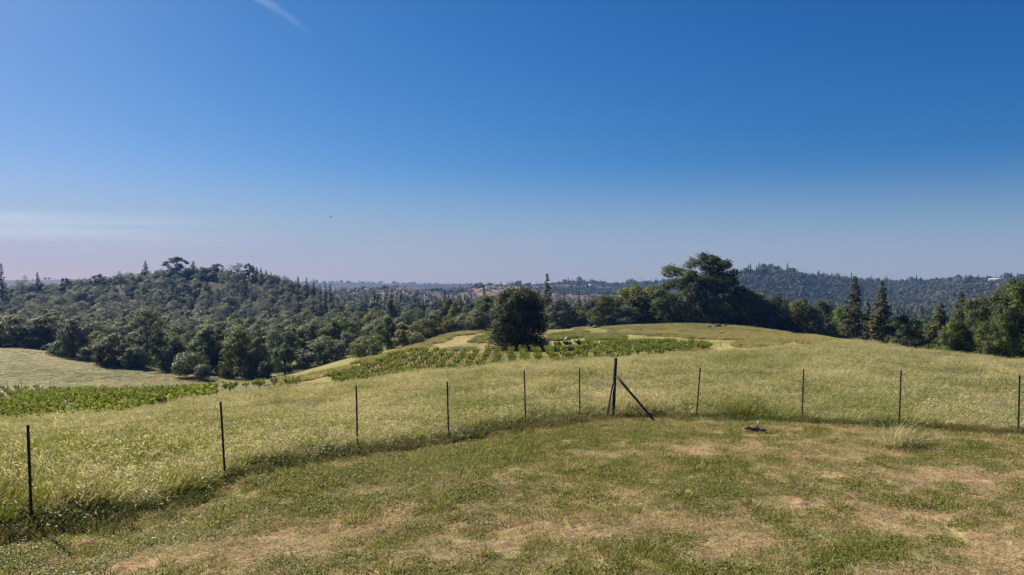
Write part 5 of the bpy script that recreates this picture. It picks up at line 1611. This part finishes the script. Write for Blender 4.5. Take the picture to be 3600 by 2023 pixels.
def stone_mat(name, c0, c1):
    m, nt, out = new_mat(name)
    tc = N(nt, 'ShaderNodeTexCoord'); n = N(nt, 'ShaderNodeTexNoise'); n.inputs['Scale'].default_value = 2.2; n.inputs['Detail'].default_value = 7; n.inputs['Roughness'].default_value = .65
    nt.links.new(tc.outputs['Object'], n.inputs['Vector'])
    p = N(nt, 'ShaderNodeBsdfPrincipled'); p.inputs['Roughness'].default_value = .9
    nt.links.new(ramp(nt, n.outputs[0], [(.3, c0), (.7, c1)]), p.inputs['Base Color'])
    b = N(nt, 'ShaderNodeBump'); b.inputs['Strength'].default_value = .7; b.inputs['Distance'].default_value = .08
    nt.links.new(n.outputs[0], b.inputs['Height']); nt.links.new(b.outputs[0], p.inputs['Normal']); nt.links.new(p.outputs[0], out.inputs['Surface'])
    return m


M['stone_tan'] = stone_mat('tan_granite', (.22, .17, .12), (.42, .36, .28))
M['stone_grey'] = stone_mat('grey_granite', (.16, .15, .13), (.38, .36, .32))
M['stone_dark'] = stone_mat('dark_rock', (.035, .030, .026), (.12, .10, .085))
M['stone_red'] = stone_mat('red_earth_stone', (.085, .040, .022), (.21, .115, .07))
for i, (u, v, y0, y1, wpx, hpx, mat, lab) in enumerate([
        (1427, 856, 110, 180, 18, 10, 'stone_tan', 'smooth tan boulder in the mown grass right of the dense dark tree'),
        (1482, 826, 180, 214, 12, 10, 'stone_dark', 'dark-faced upright boulder on the crest below the oak group'),
        (1497, 826, 180, 214, 17, 8, 'stone_grey', 'pale grey boulder right of the dark-faced one on the crest'),
        (1336, 859, 110, 160, 10, 7, 'stone_red', 'reddish stone at the right foot of the dense dark tree'),
        (1318, 862, 110, 160, 9, 6, 'stone_grey', 'grey stone at the foot of the dense dark tree'),
        (1348, 857, 110, 160, 7, 5, 'stone_tan', 'small tan stone right of the reddish one under the dense dark tree'),
        (1806, 824, 180, 214, 24, 11, 'stone_dark', 'broad black rock of the rock pile under the giant oak'),
        (1783, 826, 180, 214, 14, 8, 'stone_dark', 'smaller black rock left of the broad one under the giant oak'),
        (1824, 822, 180, 214, 12, 9, 'stone_dark', 'rounded black rock right of the broad one under the giant oak'),
        (1926, 846, 150, 205, 9, 8, 'stone_red', 'small red-brown rock in the grass left of the light olive oak'),
        (672, 971, 90, 165, 22, 7, 'stone_dark', 'long dark rock pile at the end of the lower vineyard'),
        (692, 966, 90, 165, 12, 7, 'stone_grey', 'grey rock right of the long dark rock pile'),
        (2000, 842, 150, 205, 6, 4, 'stone_tan', 'little tan rock on the crest near the light olive oak')]):
    x, y, z = at_uv(u, v, y0, y1); w = wpx / F * y * .8; h = hpx / F * y * .75
    o = link('boulder', rock_mesh(900 + i, w / 2, w * .42, h * .72).mesh('boulder', M[mat]), None, (x, y, z + h * .22)); tag(o, lab, 'rock')

# heap of dug red earth with a stick in it, at the edge of the lawn
x, y = on_lawn(1897, 1081); z = gz(x, y); sc_ = y / F
g = rock_mesh(930, 22 * sc_, 14 * sc_, 11 * sc_, .5); g2 = rock_mesh(931, 12 * sc_, 9 * sc_, 9 * sc_, .5)
for arr in g2.v: g.add(arr + (-15 * sc_, -.03, -.01), np.concatenate(g2.q))
o = tag(link('earth_heap', g.mesh('earth_heap', M['stone_red']), None, (x, y, z + 3 * sc_)), 'small heap of dug red-brown earth at the edge of the lawn', 'earth heap')
g = Geo(); p0 = np.array((-4 * sc_, -12 * sc_, -.05)); p1 = np.array((9 * sc_, -8 * sc_, 31 * sc_)); pm = p0 * .35 + p1 * .65
g.add(*tube([p0, pm], [.014, .017], 7)); st_ = link('wooden_stick', g.mesh('wooden_stick', M['timber']), None, (x, y, z))
g = Geo(); g.add(*tube([pm, p1], [.024, .026], 8)); link('pale_handle', g.mesh('pale_handle', M['pale_wood']), st_)
tag(st_, 'short stick with a pale upper end stuck upright in the earth heap', 'stick')


# dry bunch of long grass left standing on the lawn
def bunch(seed, n, H, spread, dry, lean_x):
    r = np.random.default_rng(seed); g = Geo()
    b = r.normal(0, spread, (n, 3)); b[:, 2] = -.03
    l = unit(np.column_stack([b[:, 0] / spread * .5 + lean_x + r.normal(0, .3, n), b[:, 1] / spread * .5 + r.normal(0, .3, n), np.zeros(n)]))
    tips = blades(g, b, r.uniform(.4, 1.0, n) * H, r.uniform(.0025, .006, n), l, r.uniform(.2, 1.3, n), r, np.clip(r.normal(dry, .25, n), 0, 1.2))
    k = 5; P = np.repeat(tips, k, 0) - np.repeat(l, k, 0) * r.uniform(0, .1, (n * k, 1)); D = unit(np.repeat(l, k, 0) + r.normal(0, .4, (n * k, 3)))
    sel = r.uniform(size=n * k) < .5
    spikes(g, P[sel], D[sel], r.uniform(.02, .05, sel.sum()), .004, r); g.a['dry'][-1][:] = 1.2; g.a['tip'][-1][:] = 1
    return g


x, y = on_lawn(2262, 1122); z = gz(x, y)
root = empty('grass_clump', (x, y, z)); tag(root, 'tall dry clump of grass left uncut on the mown lawn near the right fence posts', 'grass clump')
link('dry_stalks', bunch(940, 460, .66, .20, 1.15, -.1).mesh('dry_stalks', M['meadow']), root, (-.12, 0, 0))
link('green_blades', bunch(941, 320, .42, .14, .15, .5).mesh('green_blades', M['weeds']), root, (.28, .02, 0))
link('bent_stalks', bunch(942, 180, .85, .12, 1.15, 1.0).mesh('bent_stalks', M['meadow']), root, (-.05, .03, 0))


# far buildings, mast, bird, vapour trail
def plain(name, c, rough=.7):
    m, nt, out = new_mat(name); p = N(nt, 'ShaderNodeBsdfPrincipled'); p.inputs['Base Color'].default_value = (*c, 1); p.inputs['Roughness'].default_value = rough
    n = wnoise(nt, .6, 3); nt.links.new(mixc(nt, n, tuple(k * .85 for k in c), c), p.inputs['Base Color']); nt.links.new(p.outputs[0], out.inputs['Surface']); return m


M['white_wall'] = plain('white_wall', (.75, .74, .70)); M['pale_roof'] = plain('pale_metal_roof', (.70, .72, .74), .4); M['dark_glass'] = plain('dark_window', (.03, .035, .04), .2); M['red_roof'] = plain('brown_roof', (.25, .20, .17))


def house(u, v, y0, y1, wm, dm, hm, rh, roof, label, nwin):
    x, y, z = at_uv(u, v, y0, y1)
    t = empty('house', (x, y, z)); tag(t, label, 'house')
    g = Geo(); g.add(*box(0, 0, hm / 2 - 1, wm, dm, hm + 2)); w = link('wall', g.mesh('wall', M['white_wall'], False), t)
    e = .5; V = [(-wm / 2 - e, -dm / 2 - e, hm), (wm / 2 + e, -dm / 2 - e, hm), (wm / 2 + e, dm / 2 + e, hm), (-wm / 2 - e, dm / 2 + e, hm), (-wm / 2 - e, 0, hm + rh), (wm / 2 + e, 0, hm + rh)]
    g = Geo(); g.add(V, [(0, 1, 5, 4), (2, 3, 4, 5), (0, 3, 2, 1)], [(0, 4, 3), (1, 2, 5)]); link('roof', g.mesh('roof', M[roof], False), t)
    for k in range(nwin):
        g = Geo(); g.add(*box(-wm / 2 + wm * (k + .5) / nwin, -dm / 2 - .02, hm * .55, 1.4, .06, 1.3)); link('window', g.mesh('window', M['dark_glass'], False), t)


house(1486, 722, 1800, 2700, 14, 9, 5, 2.5, 'pale_roof', 'small white house far off on the bare hillside behind the tall thin pine', 3)
house(1462, 724, 1800, 2700, 9, 7, 3.5, 2, 'red_roof', 'smaller far house left of the small white one on the hillside', 2)
house(2512, 708, 1300, 1800, 44, 14, 4, 3.0, 'pale_roof', 'long pale-roofed building on the far right ridge', 6)

x, y, z = at(1611, 2700); H = 46
g = Geo()
for a in (0, 2.09, 4.19): g.add(*tube([(math.cos(a) * .9, math.sin(a) * .9, -2), (math.cos(a) * .45, math.sin(a) * .45, H)], .14, 4))
for zz in np.arange(0, H, 2.2):
    q = .9 - .45 * zz / H
    for a in (0, 2.09, 4.19): g.add(*tube([(math.cos(a) * q, math.sin(a) * q, zz), (math.cos(a + 2.09) * q, math.sin(a + 2.09) * q, zz + 2.0)], .07, 3))
mast = tag(link('radio_mast', g.mesh('radio_mast', M['wire']), None, (x, y, z)), 'thin lattice radio mast on the far ridge left of the giant oak', 'mast')
g = Geo(); g.add(*tube([(0, 0, H), (0, 0, H + 6)], .12, 5)); link('antenna', g.mesh('antenna', M['wire']), mast)

# a bird far up: body, two wings, tail in one skin
Yb = 150.0; bp_ = Vector((float(xy_of(832, 546, Yb)), Yb, float(zrel_of(546, Yb)) + CZ))
g = Geo(); g.add(*tube([(-.22, 0, 0), (-.12, 0, .02), (0, 0, .03), (.12, 0, .02), (.2, 0, .0), (.27, 0, -.01)], [.015, .05, .065, .05, .035, .006], 7))
for s_ in (-1, 1):
    V = [(.08, 0, .05), (.10, s_ * .28, .14), (.02, s_ * .58, .06), (-.06, s_ * .54, .05), (-.09, s_ * .26, .12), (-.08, 0, .04)]
    V2 = [(a, b, c - .012) for a, b, c in V]; g.add(V + V2, [(0, 1, 4, 5), (1, 2, 3, 4), (11, 10, 7, 6), (10, 9, 8, 7), (0, 6, 7, 1), (1, 7, 8, 2), (2, 8, 9, 3), (3, 9, 10, 4), (4, 10, 11, 5)])
g.add([(-.2, -.02, .01), (-.38, -.07, .0), (-.38, .07, .0), (-.2, .02, .01), (-.2, -.02, -.002), (-.38, -.07, -.008), (-.38, .07, -.008), (-.2, .02, -.002)], [(0, 1, 2, 3), (7, 6, 5, 4), (0, 4, 5, 1), (2, 6, 7, 3)])
bird = tag(link('bird', g.mesh('bird', M['stone_dark']), None, bp_), 'tiny dark bird in flight in the blue sky left of centre', 'bird'); bird.rotation_euler = (0, .1, .5)

# vapour trail: a long thin cloud high above
m, nt, out = new_mat('vapour_trail')
lw = N(nt, 'ShaderNodeLayerWeight'); lw.inputs['Blend'].default_value = .5
tcn = N(nt, 'ShaderNodeTexCoord'); sx = N(nt, 'ShaderNodeSeparateXYZ'); nt.links.new(tcn.outputs['Object'], sx.inputs[0])
fade = N(nt, 'ShaderNodeMapRange'); fade.interpolation_type = 'SMOOTHSTEP'; nt.links.new(sx.outputs[0], fade.inputs[0]); fade.inputs[1].default_value = 1.0; fade.inputs[2].default_value = .25
nz = N(nt, 'ShaderNodeTexNoise'); nz.inputs['Scale'].default_value = 5; nz.inputs['Detail'].default_value = 5; nt.links.new(tcn.outputs['Object'], nz.inputs['Vector'])
al = math_(nt, 'POWER', math_(nt, 'SUBTRACT', 1.0, lw.outputs['Facing']), 1.6)
al = math_(nt, 'MULTIPLY', math_(nt, 'MULTIPLY', al, fade.outputs[0]), math_(nt, 'MULTIPLY_ADD', nz.outputs[0], .16, -.03, clamp=True))
tl = N(nt, 'ShaderNodeBsdfTranslucent'); tl.inputs['Color'].default_value = (.9, .92, .95, 1)
df = N(nt, 'ShaderNodeBsdfDiffuse'); df.inputs['Color'].default_value = (.9, .92, .95, 1)
ad = N(nt, 'ShaderNodeMixShader'); ad.inputs[0].default_value = .5; nt.links.new(df.outputs[0], ad.inputs[1]); nt.links.new(tl.outputs[0], ad.inputs[2])
tr_ = N(nt, 'ShaderNodeBsdfTransparent'); mx = N(nt, 'ShaderNodeMixShader'); nt.links.new(al, mx.inputs[0]); nt.links.new(tr_.outputs[0], mx.inputs[1]); nt.links.new(ad.outputs[0], mx.inputs[2]); nt.links.new(mx.outputs[0], out.inputs['Surface'])
Ya, Yb_ = 12000.0, 14500.0
pa = np.array((float(xy_of(560, -70, Ya)), Ya, float(zrel_of(-70, Ya)) + CZ)); pb = np.array((float(xy_of(812, 104, Yb_)), Yb_, float(zrel_of(104, Yb_)) + CZ))
L = np.linalg.norm(pb - pa)
t = np.linspace(0, 1, 60); path = np.stack([t, .004 * np.sin(t * 9), .003 * np.sin(t * 13)], 1); rad = (.052 - .030 * t) * (1 + .1 * np.sin(t * 31))
g = Geo(); g.add(*tube(path, rad, 20, False)); trail = link('vapour_trail', g.mesh('vapour_trail', m), None, pa); trail.scale = (L,) * 3
trail.rotation_euler = Vector(pb - pa).to_track_quat('X', 'Z').to_euler()
tag(trail, 'faint white vapour trail fading out high in the blue sky', 'vapour trail')

# ------------------------------------------------------------------ the air
g = Geo(); lo = -620.0; hi = 60.0
g.add(*box(0, 0, (lo + hi) / 2, 14400, 14400, hi - lo))
m, nt, out = new_mat('hazy_air')
pv_ = N(nt, 'ShaderNodeVolumePrincipled'); pv_.inputs['Density'].default_value = HAZE_D; pv_.inputs['Color'].default_value = (*HAZE_C, 1); pv_.inputs['Absorption Color'].default_value = (.65, .28, 0, 1); pv_.inputs['Anisotropy'].default_value = .1; pv_.inputs['Density Attribute'].default_value = ''; m.cycles.homogeneous_volume = True; m.cycles.volume_sampling = 'DISTANCE'
nt.links.new(pv_.outputs[0], out.inputs['Volume'])
tag(link('haze', g.mesh('haze', m, False)), 'thin blue summer haze over the hills', 'haze', kind='stuff')
print('total', time.time() - T0)
